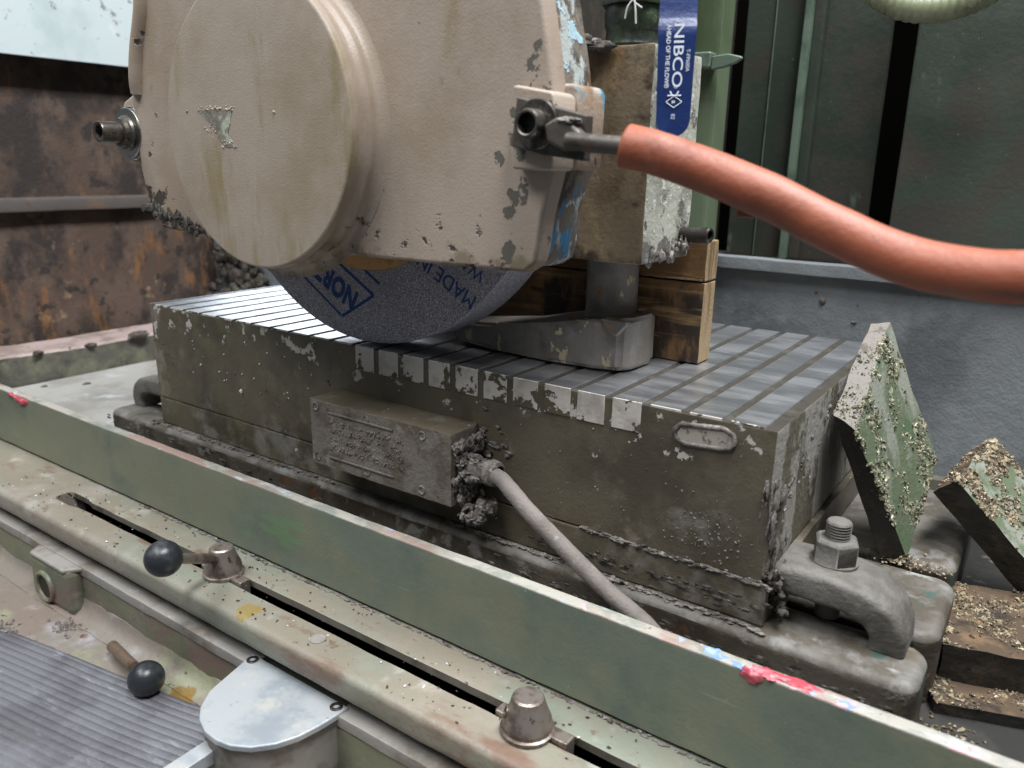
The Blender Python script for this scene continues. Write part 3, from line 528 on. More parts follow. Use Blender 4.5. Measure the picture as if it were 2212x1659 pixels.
smear([((.6725, -.0555, -.1115), .0025, (2.4, 1.4, .22)), ((.7055, -.055, -.1115), .0024, (2.6, 1.3, .22))], m_blue, 'blue paint smear on the plate edge')
smear([((-.165, -.0597, -.1165), .0060, (2.4, .4, .7)), ((-.185, -.0595, -.1135), .0045, (2, .5, .5))], m_red, 'red paint blob at the left end of the plate')

# ================================================================ FRONT SLOTTED RAIL
rl = thing('slotted_rail', 'rust stained green cast rail with a long slot below the splash plate', 'rail', (.3, -.09, -.2))
# rear strip between plate and slot, front strip with rounded nose
prof = [(-.045, -.215), (-.045, -.1765), (-.0600, -.1762), (-.070, -.1760), (-.078, -.1760), (-.0838, -.1761), (-.0850, -.1768), (-.0850, -.1822), (-.0740, -.1824), (-.0740, -.205), (-.1020, -.205), (-.1020, -.1824), (-.0975, -.1822), (-.0975, -.1770), (-.0985, -.1762), (-.108, -.1760), (-.1185, -.1761), (-.1220, -.1768), (-.1243, -.1788), (-.1252, -.1815), (-.1252, -.1900), (-.1245, -.1940), (-.1222, -.1972), (-.1170, -.1995), (-.112, -.2000), (-.112, -.215)]
bm = bmesh.new(); rows = []; xs = [-.62+.012*i for i in range(50)]+[-.0262, -.0240, -.0215, -.0205]+[-.019+.011*i for i in range(98)]
for x in xs:
    row = []
    wdn = .0022 if -.0245 < x < .004 else 0
    for k, (a, b) in enumerate(prof):
        if 6 <= k <= 13 and x <= -.0250: a = -.085-.0125*(k-6)/7; b = -.1761
        if k in (5, 6, 7): a += wdn
        if k in (12, 13, 14): a -= wdn*1.3
        v_ = Vector((x, a, b)); v_ += noise.noise_vector(v_*50)*.0005 if k not in (8, 9, 10, 11) else Vector((0, 0, 0)); row.append(bm.verts.new(v_))
    rows.append(row)
n = len(prof)
for A, Bv in zip(rows, rows[1:]):
    for k in range(n):
        f = bm.faces.new((A[k], A[(k+1) % n], Bv[(k+1) % n], Bv[k])); f.smooth = True
        if A[0].co.x > -.0250: f.material_index = {6: 1, 7: 2, 8: 2, 9: 2, 10: 2, 11: 2, 12: 1}.get(k, 0)
bm.faces.new(rows[0]); bm.faces.new(rows[-1][::-1])
o = obj('rail_casting', bm, m_rail, rl, smooth=38); o.data.materials.append(m_slot); o.data.materials.append(m_hole)
sludge('sludge_bead', (.05, -.0615, -.1758), (.74, -.0615, -.1758), 240, .0012, m_sludge, rl, jit=.0006, sq=(1.8, 1, .5), seed=15)
bits('debris_specks', [(Vector((random.uniform(-.1, .6), random.uniform(-.12, -.063), -.1755)), random.uniform(.0005, .0014), Vector((0, 0, 1))) for _ in range(170)], m_dsludge, rl)
bits('debris_specks', [(Vector((random.uniform(-.1, .6), random.uniform(-.12, -.063), -.1755)), random.uniform(.0005, .0012), Vector((0, 0, 1))) for _ in range(40)], m_flake, rl)
lathe('screw_plug', [(0, -.0002), (.0055, -.0002), (.0055, .0006), (.0048, .0008), (.004, .0004), (0, .0004)], (.3510, -.1085, -.1760), (0, 0, 1), m_bedrim, rl, n=24)
# stop dogs
def dog(c, label, lever):
    t = thing('stop_dog', label, 'stop dog', (c[0], c[1], -.176), 'stop dogs in the slotted rail')
    s = 1.0 if not lever else .98
    cone = [(.0, 0), (.0156*s, 0), (.0160*s, .0012), (.0160*s, .0024), (.0146*s, .0030), (.0142*s, .0042), (.0146*s, .006), (.0138*s, .0095), (.0112*s, .0155), (.0098*s, .0205), (.0092*s, .0222), (.0080*s, .0232), (0, .0235)]
    lathe('cone_body', cone, (c[0], c[1], -.1757), (0, 0, 1), m_dog, t, n=44, smooth=30)
    box('t_block', c[0]-.024, c[0]+.026, -.0968, -.0873, -.190, -.1735, m_dog, t, bevel=.0012)
    if lever:
        d = (Vector((.2490, -.1535, -.1290))-Vector((c[0], c[1], -.163))).normalized(); a = Vector((c[0], c[1], -.163))
        e = Vector((.2490, -.1535, -.1290))
        tube('lever_arm', [a, a.lerp(e, .5), e], .0038, m_dog, t, n=18)
        lathe('ball_knob', [(.0, -.0124)]+[(.0127*math.cos(R(q)), .0127*math.sin(R(q))) for q in range(-80, 81, 8)]+[(0, .0127)], e, d, m_ball, t, n=40, smooth=60)
    else:
        lathe('side_hole', [(.0036, -.001), (.0036, .0012), (.0026, .0012), (.0024, -.002), (0, -.002)], (c[0]-.0098, c[1]-.0070, -.1640), (-.75, -.55, .35), m_dog, t, n=20)
    return t
dog((.5155, -.0975), 'bare conical steel stop dog near the bottom centre of the picture', False)
dog((.2250, -.0925), 'steel stop dog with a lever and black ball knob', True)

# ================================================================ BED CASTING BELOW
bd = thing('bed_casting', 'olive green cast machine bed with recessed panels at the lower left', 'casting', (.15, -.13, -.26))
rbox('top_rim', -.62, .30, -.1275, -.10, -.216, -.2070, m_bedrim, bd, step=.012, amp=.0005, sc=50, bevel=.0015)
rbox('top_rim', .386, 1.05, -.1275, -.10, -.216, -.2070, m_bedrim, bd, step=.012, amp=.0005, sc=50, bevel=.0015)
rbox('recessed_panel', -.62, 1.05, -.1262, -.10, -.330, -.2165, m_bed, bd, step=.012, amp=.0012, sc=30, bevel=.002)
rbox('shelf', -.62, .62, -.215, -.122, -.262, -.2520, m_shelf, bd, step=.010, amp=.0012, sc=40, bevel=.003)
# end walls of the recesses
rbox('boss_block', -.004, .066, -.1392, -.124, -.2525, -.2085, m_bed, bd, step=.006, amp=.0008, sc=50, bevel=.006)
lathe('hole_rim', [(.0, .0006), (.0112, .0006), (.0116, .0026), (.0130, .0034), (.0148, .0026), (.0156, -.002)], (.0245, -.1392, -.2350), (0, -1, 0), m_bed, bd, n=40, amp=.0004)
lathe('hole_shade_disc', [(.0, .0009), (.0111, .0009), (.0111, .0), (0, .0)], (.0245, -.1392, -.2350), (0, -1, 0), m_dark, bd, n=30)  # flat dark disc, the shade inside the opening put into its colour
prism('rim_lug', [(-.006, -.1265), (.002, -.1400), (.060, -.1400), (.0700, -.1265)], -.2120, -.2074, m_bedrim, bd, bevel=.002, axis='z', seg=3)
profile_bar('fillet', [(-.124, -.2380), (-.1266, -.2382), (-.1280, -.2430), (-.1310, -.2475), (-.1360, -.2502), (-.1430, -.2514), (-.1430, -.2530), (-.124, -.2530)], -.62, .30, m_shelf, bd, nx=70, amp=.001, sc=60)
bits('white_crumbs', [(Vector((.075+random.gauss(0, .008), -.150+random.gauss(0, .005), -.2505)), random.uniform(.0006, .0016), Vector((0, 0, 1))) for _ in range(90)]+[(Vector((random.uniform(0, .06), -.182+random.gauss(0, .004), -.2505)), random.uniform(.0006, .0016), Vector((0, 0, 1))) for _ in range(120)], m_sludge, bd)
# second ball lever
t = thing('ball_lever', 'short brown lever with a black ball knob resting above the ribbed mat', 'lever', (.21, -.15, -.25))
a = Vector((.145, -.146, -.2445)); e = Vector((.2210, -.1610, -.2330))
tube('lever_arm', [a, a.lerp(e, .4), e], lambda q: .0046-.0006*q, m_lever, t, n=18)
lathe('ball_knob', [(.0, -.0127)]+[(.0130*math.cos(R(q)), .0130*math.sin(R(q))) for q in range(-80, 81, 8)]+[(0, .0130)], e, e-a, m_ball, t, n=40, smooth=60)
# aluminium cover
ac = thing('aluminium_cover', 'rounded pale aluminium cover plate with two screws at the bottom', 'cover', (.34, -.15, -.23))
out = [(.2915, -.1185), (.2985, -.145), (.303, -.1620), (.3125, -.1755), (.3225, -.1830), (.334, -.1872), (.346, -.1880), (.3575, -.1858), (.3690, -.1795), (.3790, -.1685), (.3850, -.1560), (.3880, -.1420), (.3905, -.1185)]
prism('plate', out, -.2105, -.2055, m_alu, ac, bevel=.0014, axis='z', seg=3)
inn = [(x+(.342-x)*.06, y+(-.15-y)*.06) for x, y in out]
prism('housing', inn, -.262, -.2107, m_aluside, ac, bevel=.001, axis='z')
for (x, y) in ((.2985, -.1240), (.3835, -.1235)):
    s_ = lathe('screw', [(0, -.001), (.0042, -.001), (.0042, .0006), (.0036, .0010), (.0022, .0010), (.0021, -.0012), (0, -.0012)], (x, y, -.2055), (0, 0, 1), m_black, ac, n=24)
bm = bmesh.new(); vv = bm_box(bm, .326, .3385, -.255, -.176, -.2300, -.2200); obj('lever_bar', bm, m_alu, ac, bevel=.001)
for o_ in ac.children:
    if o_.name.startswith('lever_bar'):
        pass
# ribbed mat
bm = bmesh.new(); nx, ny = 90, 27*8
def mat_pt(i, j):
    s_ = i/nx; x = -.16+.475*s_
    yb = -.1600+.172*(x-.206)+.10*max(0, x-.23)**1.3
    y = yb-j/ny*.16
    ph = j/8*2*math.pi
    zz = -.2490+.0021*max(-.75, min(.8, 1.3*math.cos(ph)))+.004*math.exp(-((x-.30)/.05)**2)*0-.02*max(0, (j/ny-.35))**1.5+.0005*noise.noise(Vector((x*12, y*12, 0)))
    x2 = x-.035*max(0, -yb+y)*0+.0018*noise.noise(Vector((x*20, y*60, 4)))
    # right end follows the cover housing
    y += .0004*noise.noise(Vector((x*25, 3, 1)))
    cutl = -.1685+.377*(x-.105)
    if y > cutl: zz = -.2575
    return Vector((x2 - (.02*(1-min(1, j/ny/.25)) if i > nx*.97 else 0)*(0), y, zz))
vs_ = [[bm.verts.new(mat_pt(i, j)) for j in range(ny+1)] for i in range(nx+1)]
for i in range(nx):
    for j in range(ny): bm.faces.new((vs_[i][j], vs_[i+1][j], vs_[i+1][j+1], vs_[i][j+1]))
mt = thing('ribbed_mat', 'black ribbed rubber way cover at the lower left corner', 'rubber mat', (.15, -.2, -.252))
o = obj('ribbed_sheet', bm, m_mat, mt, smooth=70)
sd = o.modifiers.new('solid', 'SOLIDIFY'); sd.thickness = .004; sd.offset = -1
fl = []
for i in range(95):
    i_ = random.randrange(30, 88); j_ = random.randrange(0, 17)*8; p = mat_pt(i_, j_); fl.append((p+Vector((0, 0, .0007)), random.choice((.0005, .0007, .0009, .0012, .0019)), Vector((0, 0, 1))))
bits('white_flakes', fl, m_flake, mt)

# ================================================================ GRINDING WHEEL
gw = thing('grinding_wheel', 'blue-grey abrasive grinding wheel with blue lettering under the tan guard', 'grinding wheel', (.288, .027, .1665))
WR = .1645
lathe('wheel_body', [(.02, .0), (.06, .0), (.10, .0), (.13, 0), (.15, 0), (WR-.0006, .0), (WR, .0008), (WR, .019), (WR, .0375), (WR-.0006, .038), (.02, .038)], (.288, .008, .1665), (0, 1, 0), m_wheel, gw, n=160, smooth=30)
lathe('blotter', [(0, 0), (.1085, 0), (.1087, -.0003), (.1087, .0012), (0, .0012)], (.288, .0068, .1665), (0, 1, 0), m_blotter, gw, n=96)
lathe('flange', [(0, -.02), (.07, -.02), (.095, -.004), (.095, 0), (0, 0)], (.288, .0066, .1665), (0, 1, 0), m_steel, gw, n=64)
def wt(x, z_): return Vector((x, .0077, z_))
u = Vector((-.0301, 0, .0167)).normalized(); v = Vector((0, 1, 0)).cross(u)*-1
v = Vector((-u.z, 0, u.x)) if True else v
if u.cross(v).y > 0: v = -v
# lettering runs from lower right to upper left, printed upside down
text('NORTON', .0225, m_ink, wt(.2775, .0318), u, v, gw, sx=.78, bold=.0010, align='LEFT', space=1.06)
def stroke(a, b, wd):
    a = Vector((a[0], 0, a[1])); b = Vector((b[0], 0, b[1])); d = (b-a).normalized(); p = Vector((-d.z, 0, d.x))*wd/2; bm = bmesh.new()
    q = [a+p, b+p, b-p, a-p]; A = [bm.verts.new((k.x, .0078, k.z)) for k in q]; Bv = [bm.verts.new((k.x, .0082, k.z)) for k in q]
    bm.faces.new(A); bm.faces.new(Bv[::-1])
    for i in range(4): bm.faces.new((A[i], A[(i+1) % 4], Bv[(i+1) % 4], Bv[i]))
    obj('printed_line', bm, m_ink, gw)
stroke((.2609, .0185), (.2967, .0391), .0024); stroke((.2967, .0391), (.2184, .0850), .0024); stroke((.2600, .0195), (.1800, .0705), .0018); stroke((.3031, .0485), (.270, .0685), .0022)
text('MADE IN', .0155, m_ink, wt(.3940, .0440), u, v, gw, sx=.95, bold=0, align='LEFT')
text('WARNING', .0130, m_ink, wt(.4010, .0625), u, v, gw, sx=.95, bold=0, align='LEFT')

# ================================================================ WHEEL GUARD
wg = thing('wheel_guard', 'tan painted cast wheel guard with a large round cover', 'wheel guard', (.3, -.03, .079))
outl = [(.4815, .0805), (.4880, .0850), (.4903, .0950), (.4925, .112), (.4985, .135), (.4990, .160), (.4945, .188), (.4900, .210), (.4850, .232), (.475, .27), (.455, .32), (.42, .37), (.36, .41), (.29, .425), (.22, .41), (.165, .365), (.140, .30), (.1325, .248), (.120, .215), (.1155, .200), (.1125, .186), (.1145, .150), (.1155, .127), (.1195, .108), (.1225, .096), (.1290, .0880), (.1400, .0835), (.20, .0795), (.33, .0788), (.4248, .0796)]
gb = prism('front_cover', outl, -.062, -.047, m_tan, wg, bevel=.0026, seg=4)
# flanged boss and round cover, turned about the spindle axis
CX, CZ, = .2860, .1580
lathe('round_cover', [(0, -.0862), (.03, -.0862), (.06, -.0862), (.0885, -.0860), (.0900, -.0850), (.0905, -.0835), (.0905, -.0800), (.0890, -.0790)], (CX, 0, CZ), (0, 1, 0), m_disc, wg, n=120, smooth=35)
lathe('cover_flange', [(.0880, -.0830), (.0892, -.0815), (.0889, -.0795), (.0886, -.0770), (.0887, -.0745), (.0893, -.0727), (.0904, -.0716), (.0911, -.0704), (.0913, -.0688), (.0913, -.0668), (.0920, -.0650), (.0936, -.0634), (.0962, -.0624), (.0985, -.0620), (.0985, -.0600)], (CX, 0, CZ), (0, 1, 0), m_tan, wg, n=120, smooth=50, amp=.0005, sc=40)
# bare chipped patch on the cover
def patch(name, pts, y, mat, parent):
    bm = bmesh.new(); P = []
    for (a, b), (c, d) in zip(pts, pts[1:]+pts[:1]):
        for k in range(8):
            t_ = k/8; P.append((a+(c-a)*t_+random.gauss(0, .0004), b+(d-b)*t_+random.gauss(0, .0004)))
    A = [bm.verts.new((a, y, b)) for a, b in P]; Bv = [bm.verts.new((a, y+.001, b)) for a, b in P]; n = len(P)
    bm.faces.new(A); bm.faces.new(Bv[::-1])
    for i in range(n): bm.faces.new((A[i], A[(i+1) % n], Bv[(i+1) % n], Bv[i]))
    obj(name, bm, mat, parent)
patch('bare_patch', [(.2325, .1680), (.2560, .1680), (.2690, .1670), (.2660, .1590), (.2630, .1520), (.2680, .1462), (.2720, .1445), (.2600, .1448), (.2540, .1490), (.2500, .1560), (.2420, .1620)], -.08645, m_bare, wg)
bits('paint_flakes', [(Vector((.2500+random.gauss(0, .011), -.0862, .1685+random.gauss(0, .001))), random.uniform(.0007, .0018), Vector((0, -1, 0))) for _ in range(30)]+[(Vector((.2450+random.gauss(0, .006), -.0862, .1560+random.gauss(0, .004))), random.uniform(.0005, .0012), Vector((0, -1, 0))) for _ in range(14)]+[(Vector((.2640+random.gauss(0, .004), -.0862, .1465+random.gauss(0, .0012))), random.uniform(.0006, .0014), Vector((0, -1, 0))) for _ in range(20)]+[(Vector((.3105, -.0862, .1655)), .0018, Vector((0, -1, 0)))], m_disc, wg)
# rear shell (rust and blue paint) behind the cover, right hand wall and left wall, top
rear = [(x-(.008 if x > .3 else -.008), z_) for x, z_ in outl]
def shell(name, pts, y0, y1, th, mat):
    bm = bmesh.new(); n = len(pts); A = []; Bv = []; C_ = []; D = []
    cx, cz = .29, .2
    for x, z_ in pts:
        d = Vector((cx-x, 0, cz-z_)).normalized()*th
        A.append(bm.verts.new((x, y0, z_))); Bv.append(bm.verts.new((x, y1, z_))); C_.append(bm.verts.new((x+d.x, y1, z_+d.z))); D.append(bm.verts.new((x+d.x, y0, z_+d.z)))
    for i in range(n-1):
        for P, Q in ((A, Bv), (Bv, C_), (C_, D), (D, A)): bm.faces.new((P[i], P[i+1], Q[i+1], Q[i]))
    bm.faces.new((A[0], Bv[0], C_[0], D[0])); bm.faces.new((A[-1], Bv[-1], C_[-1], D[-1]))
    for i in range(1, 14): bmesh.ops.bisect_plane(bm, geom=bm.verts[:]+bm.edges[:]+bm.faces[:], plane_co=(0, 0, .08+.02*i), plane_no=(0, 0, 1))
    for i in range(1, 6): bmesh.ops.bisect_plane(bm, geom=bm.verts[:]+bm.edges[:]+bm.faces[:], plane_co=(0, y0+(y1-y0)*i/6, 0), plane_no=(0, 1, 0))
    roughen(bm, .0008, 50); return obj(name, bm, mat, wg, smooth=50)
shell('rear_shell', rear[0:27], -.0466, -.008, .010, m_rear)
# left bottom corner crusted with swarf
sludge('swarf_crust', (.124, -.0615, .100), (.190, -.0615, .085), 90, .0028, m_dsludge, wg, jit=.0040, sq=(1, .22, 1), seed=21)
rim_pts = [(x+.010, -.0615, z_) for x, z_ in outl[17:21]]
tube('left_rib', spline([(.146, -.0600, .30), (.1400, -.0610, .2480), (.1285, -.0615, .215), (.1235, -.0615, .195), (.1215, -.0600, .184)], 6), .0065, m_tan, wg, n=20)
# left lug with bolt
prism('left_lug', [(.0900, .1340), (.1250, .1280), (.1250, .1880), (.1130, .1870), (.0920, .1790), (.0880, .1740)], -.0570, -.040, m_tan, wg, bevel=.003, seg=3)
def bolt(c, y, parent, heads):
    for nm, prof, mt_, n in heads:
        last = lathe(nm, prof, (c[0], y, c[1]), (0, -1, 0), mt_, parent, n=n, smooth=30)
    return last
bc = (.1025, .1550)
bh = bolt(bc, -.0570, wg, [('washer', [(0, 0), (.0200, 0), (.0204, .0008), (.0204, .0024), (.0200, .0030), (0, .0030)], m_bright, 40), ('washer', [(0, .0031), (.0186, .0031), (.0190, .0038), (.0190, .0052), (.0186, .0058), (0, .0058)], m_bright, 40),
   ('nut', [(0, .0059), (.0130, .0059), (.0134, .0068), (.0125, .0086), (.0110, .0095), (.0105, .0125), (.0090, .0127), (.0085, .013)], m_steel, 40),
   ('bolt_head', [(.0, .0126), (.0080, .0126), (.0080, .0275), (.0075, .0287), (.0064, .0288), (.0050, .0282), (.0047, .0200), (0, .0200)], m_steel, 32)])
lathe('bolt_socket', [(.0046, .0201), (.0046, .0203), (0, .0203)], (bc[0], -.0570, bc[1]), (0, -1, 0), m_hole, bh, n=6)
# right lug, in two halves
prism('right_lug', [(.4790, .1350), (.5030, .1345), (.5040, .1365), (.5040, .1700), (.5020, .1725), (.4790, .1765), (.4740, .1600)], -.0720, -.0505, m_tan, wg, bevel=.0016, seg=3)
prism('rear_lug', [(.470, .1352), (.5030, .1350), (.5040, .1370), (.5045, .1740), (.5020, .1780), (.470, .1790)], -.0500, -.0200, m_lug, wg, bevel=.0022, seg=3)
# clamp plate, bolt and hose barb
cp = thing('barb_bracket', 'dark steel clamp plate with socket head bolt holding a hose rod', 'bracket', (.505, -.075, .15))
prism('clamp_plate', [(.4860, .1700), (.5270, .1605), (.5262, .1395), (.5000, .1425), (.4830, .1465)], -.0785, -.0722, m_steel2, cp, bevel=.0009)
bc = (.4990, .1568)
bh = bolt(bc, -.0776, cp, [('washer', [(0, .0010), (.0118, .0010), (.0122, .0005), (.0122, .0022), (.0116, .0028), (0, .0028)], m_steel, 40),
   ('bolt_head', [(.0, .0029), (.0066, .0029), (.0070, .0036), (.0070, .0100), (.0066, .0112), (.0058, .0114), (.0050, .0108)], m_steel, 40)])
lathe('bolt_head_socket', [(.0050, .0110), (.0048, .0060), (0, .0058)], (bc[0], -.0776, bc[1]), (0, -1, 0), m_black, bh, n=6, smooth=20)
prism('barb_foot', [(.5060, .1560), (.5120, .1590), (.5215, .1570), (.5275, .1520), (.5275, .1445), (.5180, .1440), (.5080, .1480)], -.0850, -.0777, m_steel2, cp, bevel=.002, seg=3)
tube('rod', [(.5200, -.0835, .1490), (.535, -.0845, .1475), (.5600, -.0800, .1460)], .0042, m_steel2, cp, n=20, amp=.0003, sc=200)
lumps('swarf_cap', [((.5180, -.0820, .1575), .0042, (1.6, .9, .55))], m_sludge, cp, sub=4, amp=.35)
# red hose
hp = [(.5475, -.0772, .1468), (.5600, -.0755, .1440), (.5799, -.0728, .1381), (.6117, -.0708, .1271), (.6417, -.0693, .1142), (.6700, -.0718, .1043), (.6951, -.0752, .1011), (.7118, -.0772, .1015), (.735, -.080, .104), (.78, -.085, .112), (.86, -.09, .124), (1.0, -.08, .15), (1.25, -.05, .2)]
hs = thing('red_hose', 'thick red-orange rubber hose leading off to the right', 'hose', (.56, -.085, .146))
bm = bmesh.new(); P = spline(hp, 10); bm_tube(bm, P, .0098, 40, cap=False, amp=.0003, sc=60)
o = obj('hose_wall', bm, m_hose, hs, smooth=80); sd = o.modifiers.new('solid', 'SOLIDIFY'); sd.thickness = .0034; sd.offset = -1
box('torn_flap', .5985, .6065, -.0660, -.0620, .1165, .1225, m_hose, hs, bevel=.001)

# ================================================================ VALVE BLOCK, FITTING, VALVE, NOZZLE
vb = thing('manifold_block', 'greasy brown cast manifold block right of the wheel guard', 'manifold', (.47, .07, .078))
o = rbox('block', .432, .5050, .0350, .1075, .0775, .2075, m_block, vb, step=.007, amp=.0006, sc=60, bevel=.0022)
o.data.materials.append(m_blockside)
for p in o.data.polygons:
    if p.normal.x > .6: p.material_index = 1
lathe('pipe_stub', [(0, 0), (.0050, 0), (.0052, .012), (.0052, .0215), (.0042, .0225), (.0032, .0222), (.0030, .012), (0, .012)], (.505, .094, .0930), (1, -.15, .06), m_black, vb, n=28)
sludge('swarf_crust', (.445, .033, .2080), (.470, .033, .2080), 20, .003, m_sludge, vb, jit=.002, seed=31)
sludge('swarf_crust', (.5055, .045, .082), (.5055, .10, .088), 40, .0036, m_sludge, vb, jit=.004, sq=(.35, 1, 1), seed=32)
ft = thing('pipe_fitting', 'dark green threaded pipe fitting standing on the manifold block', 'pipe fitting', (.478, .058, .2075))
lathe('nipple', [(.0, .0), (.0175, .0), (.0180, .002), (.0172, .004), (.0165, .010), (.0178, .0130), (.0180, .020), (.0172, .024)], (.478, .058, .2078), (0, 0, 1), m_fit, ft, n=40)
lathe('union_nut', [(.017, .024), (.0205, .0245), (.0210, .027), (.0210, .060), (.018, .062)], (.478, .058, .2078), (0, 0, 1), m_fit, ft, n=8, smooth=20)
for pth in ([(.4870, .040, .2335), (.4895, .0375, .2270), (.4905, .037, .2190)], [(.4870, .040, .2335), (.4840, .038, .229), (.4825, .038, .2225)], [(.4880, .0385, .231), (.4935, .038, .2275)]):
    tube('frayed_thread', spline(pth, 5), .0006, m_flake, ft, n=6)
vh = thing('ball_valve_handle', 'blue vinyl coated ball valve handle with white lettering', 'valve handle', (.535, .0, .155))
hn = Vector((.42, -.90, .08)).normalized(); hu = Vector((0.02, 0, -1)); hu = (hu-hn*hu.dot(hn)).normalized(); hv = hn.cross(hu)   # hu runs down the handle
hc = Vector((.5345, 0, .1890)); hw = .0100
def hpnt(s_, t_, d): return hc+hu*s_+hv*t_+hn*d
bm = bmesh.new(); ring = [(-.075, -hw*1.0), (-.075, hw*1.0), (-.024, hw*.98), (-.020, hw), (.0265, hw*.90)]+[(.0265+hw*.92*math.sin(R(a)), hw*.90*math.cos(R(a))) for a in range(10, 180, 10)]+[(.0265, -hw*.90), (-.020, -hw), (-.024, -hw*.98)]
def dz(s_): return -.010*max(0, min(1, (-.022-s_)/.010))
A = [bm.verts.new(hpnt(s_, t_, .0022+dz(s_))) for s_, t_ in ring]; Bv = [bm.verts.new(hpnt(s_, t_, -.0022+dz(s_))) for s_, t_ in ring]; n = len(ring)
bm.faces.new(A); bm.faces.new(Bv[::-1])
for i in range(n): bm.faces.new((A[i], A[(i+1) % n], Bv[(i+1) % n], Bv[i]))
for i in range(1, 16): bmesh.ops.bisect_plane(bm, geom=bm.verts[:]+bm.edges[:]+bm.faces[:], plane_co=hc+hu*(-.05+.005*i), plane_no=hu)
obj('grip', bm, m_blueh, vh, bevel=.0014, seg=3)
def ht(body, size, s_, t_, sx=1., bold=0., space=1.): text(body, size, m_white, hpnt(s_, t_, .0023), hu, hn.cross(hu), vh, sx=sx, bold=bold, space=space)
ht('NIBCO', .0074, -.0055, .0008, sx=1.42, bold=.00006)
ht('\u00ae', .0026, .0102, .0004, sx=1.)
ht('AHEAD OF THE FLOW\u00ae', .0031, -.0052, -.0045, sx=.95, bold=.00006)
ht('T-FP600A', .0028, -.0030, .0061, sx=1.0)
ht('82', .0030, .0255, -.0002, sx=1.)
dia = [(.0150, 0), (.0180, .0042), (.0210, 0), (.0180, -.0042), (.0150, 0)]
for a_, b_ in zip(dia, dia[1:]): tube('diamond_mark', [hpnt(a_[0], a_[1], .0024), hpnt((a_[0]+b_[0])/2, (a_[1]+b_[1])/2, .0024), hpnt(b_[0], b_[1], .0024)], .00028, m_white, vh, n=6)
ht('a', .0034, .0180, 0, bold=.0001)
for t_ in (-.0022, .0022): tube('diamond_mark', [hpnt(.0150, t_*.3, .0024), hpnt(.0138, t_*.8, .0024), hpnt(.0125, t_, .0024)], .0005, m_white, vh, n=6)
tube('diamond_mark', [hpnt(.0148, -.0036, .0024), hpnt(.0148, 0, .0024), hpnt(.0148, .0036, .0024)], .0004, m_white, vh, n=6)
lathe('valve_body', [(.014, .061), (.0225, .063), (.0235, .070), (.0235, .090), (.020, .096), (.017, .100), (.017, .118), (0, .118)], (.478, .058, .2078), (0, 0, 1), m_fit, ft, n=8, smooth=20)
tp = hpnt(-.069, 0, -.0122)
tube('valve_stem', [Vector((.4880, .0480, tp.z+.004)), Vector((.505, .030, tp.z+.002)), tp, tp+hn*.004], .0045, m_black, vh, n=16)
# coolant nozzle (post with foot)
cn = thing('coolant_nozzle', 'dark steel post with a flat foot pointing at the wheel', 'nozzle', (.46, .08, .001))
lathe('post', [(0, .030), (.0200, .030), (.0186, .036), (.0184, .040), (.0184, .0785), (0, .0785)], (.4590, .0850, 0), (0, 0, 1), m_nozzle, cn, n=48, amp=.0003)
bm = bmesh.new()
foot = [(.336, .052), (.336, .078), (.40, .086), (.428, .100), (.440, .1085), (.476, .1085), (.4880, .100), (.4900, .088), (.4900, .062), (.4840, .053), (.4640, .0475), (.43, .0475), (.38, .049)]
def topz(x): return .0185+(.0275-.0185)*max(0, min(1, (x-.34)/.09))+.010*max(0, min(1, (x-.425)/.03))
A = [bm.verts.new((a, b, .0012+.002*max(0, min(1, (.43-a)/.09)))) for a, b in foot]; Bv = [bm.verts.new((a, b, topz(a))) for a, b in foot]; n = len(foot)
bm.faces.new(A[::-1]); bm.faces.new(Bv)
for i in range(n): bm.faces.new((A[i], A[(i+1) % n], Bv[(i+1) % n], Bv[i]))
bmesh.ops.bevel(bm, geom=bm.edges[:], offset=.0028, segments=3, affect='EDGES')
roughen(bm, .0004, 80); bmesh.ops.triangulate(bm, faces=[f for f in bm.faces if len(f.verts) > 4])
obj('foot', bm, m_nozzle, cn, smooth=38)
prism('corner_bevel', [(.4705, .0370), (.4905, .0370), (.4905, .0352), (.4830, .0270), (.4790, .0270), (.4725, .0350)], .0478, .054, m_nozzle, cn, bevel=.001)

# ================================================================ WOODEN BOARD
wb = thing('wooden_board', 'scorched brown wooden board standing upright on the chuck', 'wooden board', (.42, .12, 0))
for (nm, z0, z1) in (('lower_plank', .0008, .0590), ('upper_plank', .0602, .0880)):
    o = rbox(nm, .24, .5180, .1105, .1320, z0, z1, m_wood, wb, step=.008, amp=.0004, sc=90, bevel=.001)
    o.data.materials.append(m_woodend)
    for p in o.data.polygons:
        if p.normal.x > .6 or p.normal.z > .6: p.material_index = 1
rbox('base_strip', .24, .4300, .1093, .1104, .0008, .0135, m_wood, wb, step=.008, amp=.0002, bevel=.0006)
box('seam_splinter', .4900, .5160, .1098, .1106, .0605, .0618, m_woodend, wb, bevel=.0002)

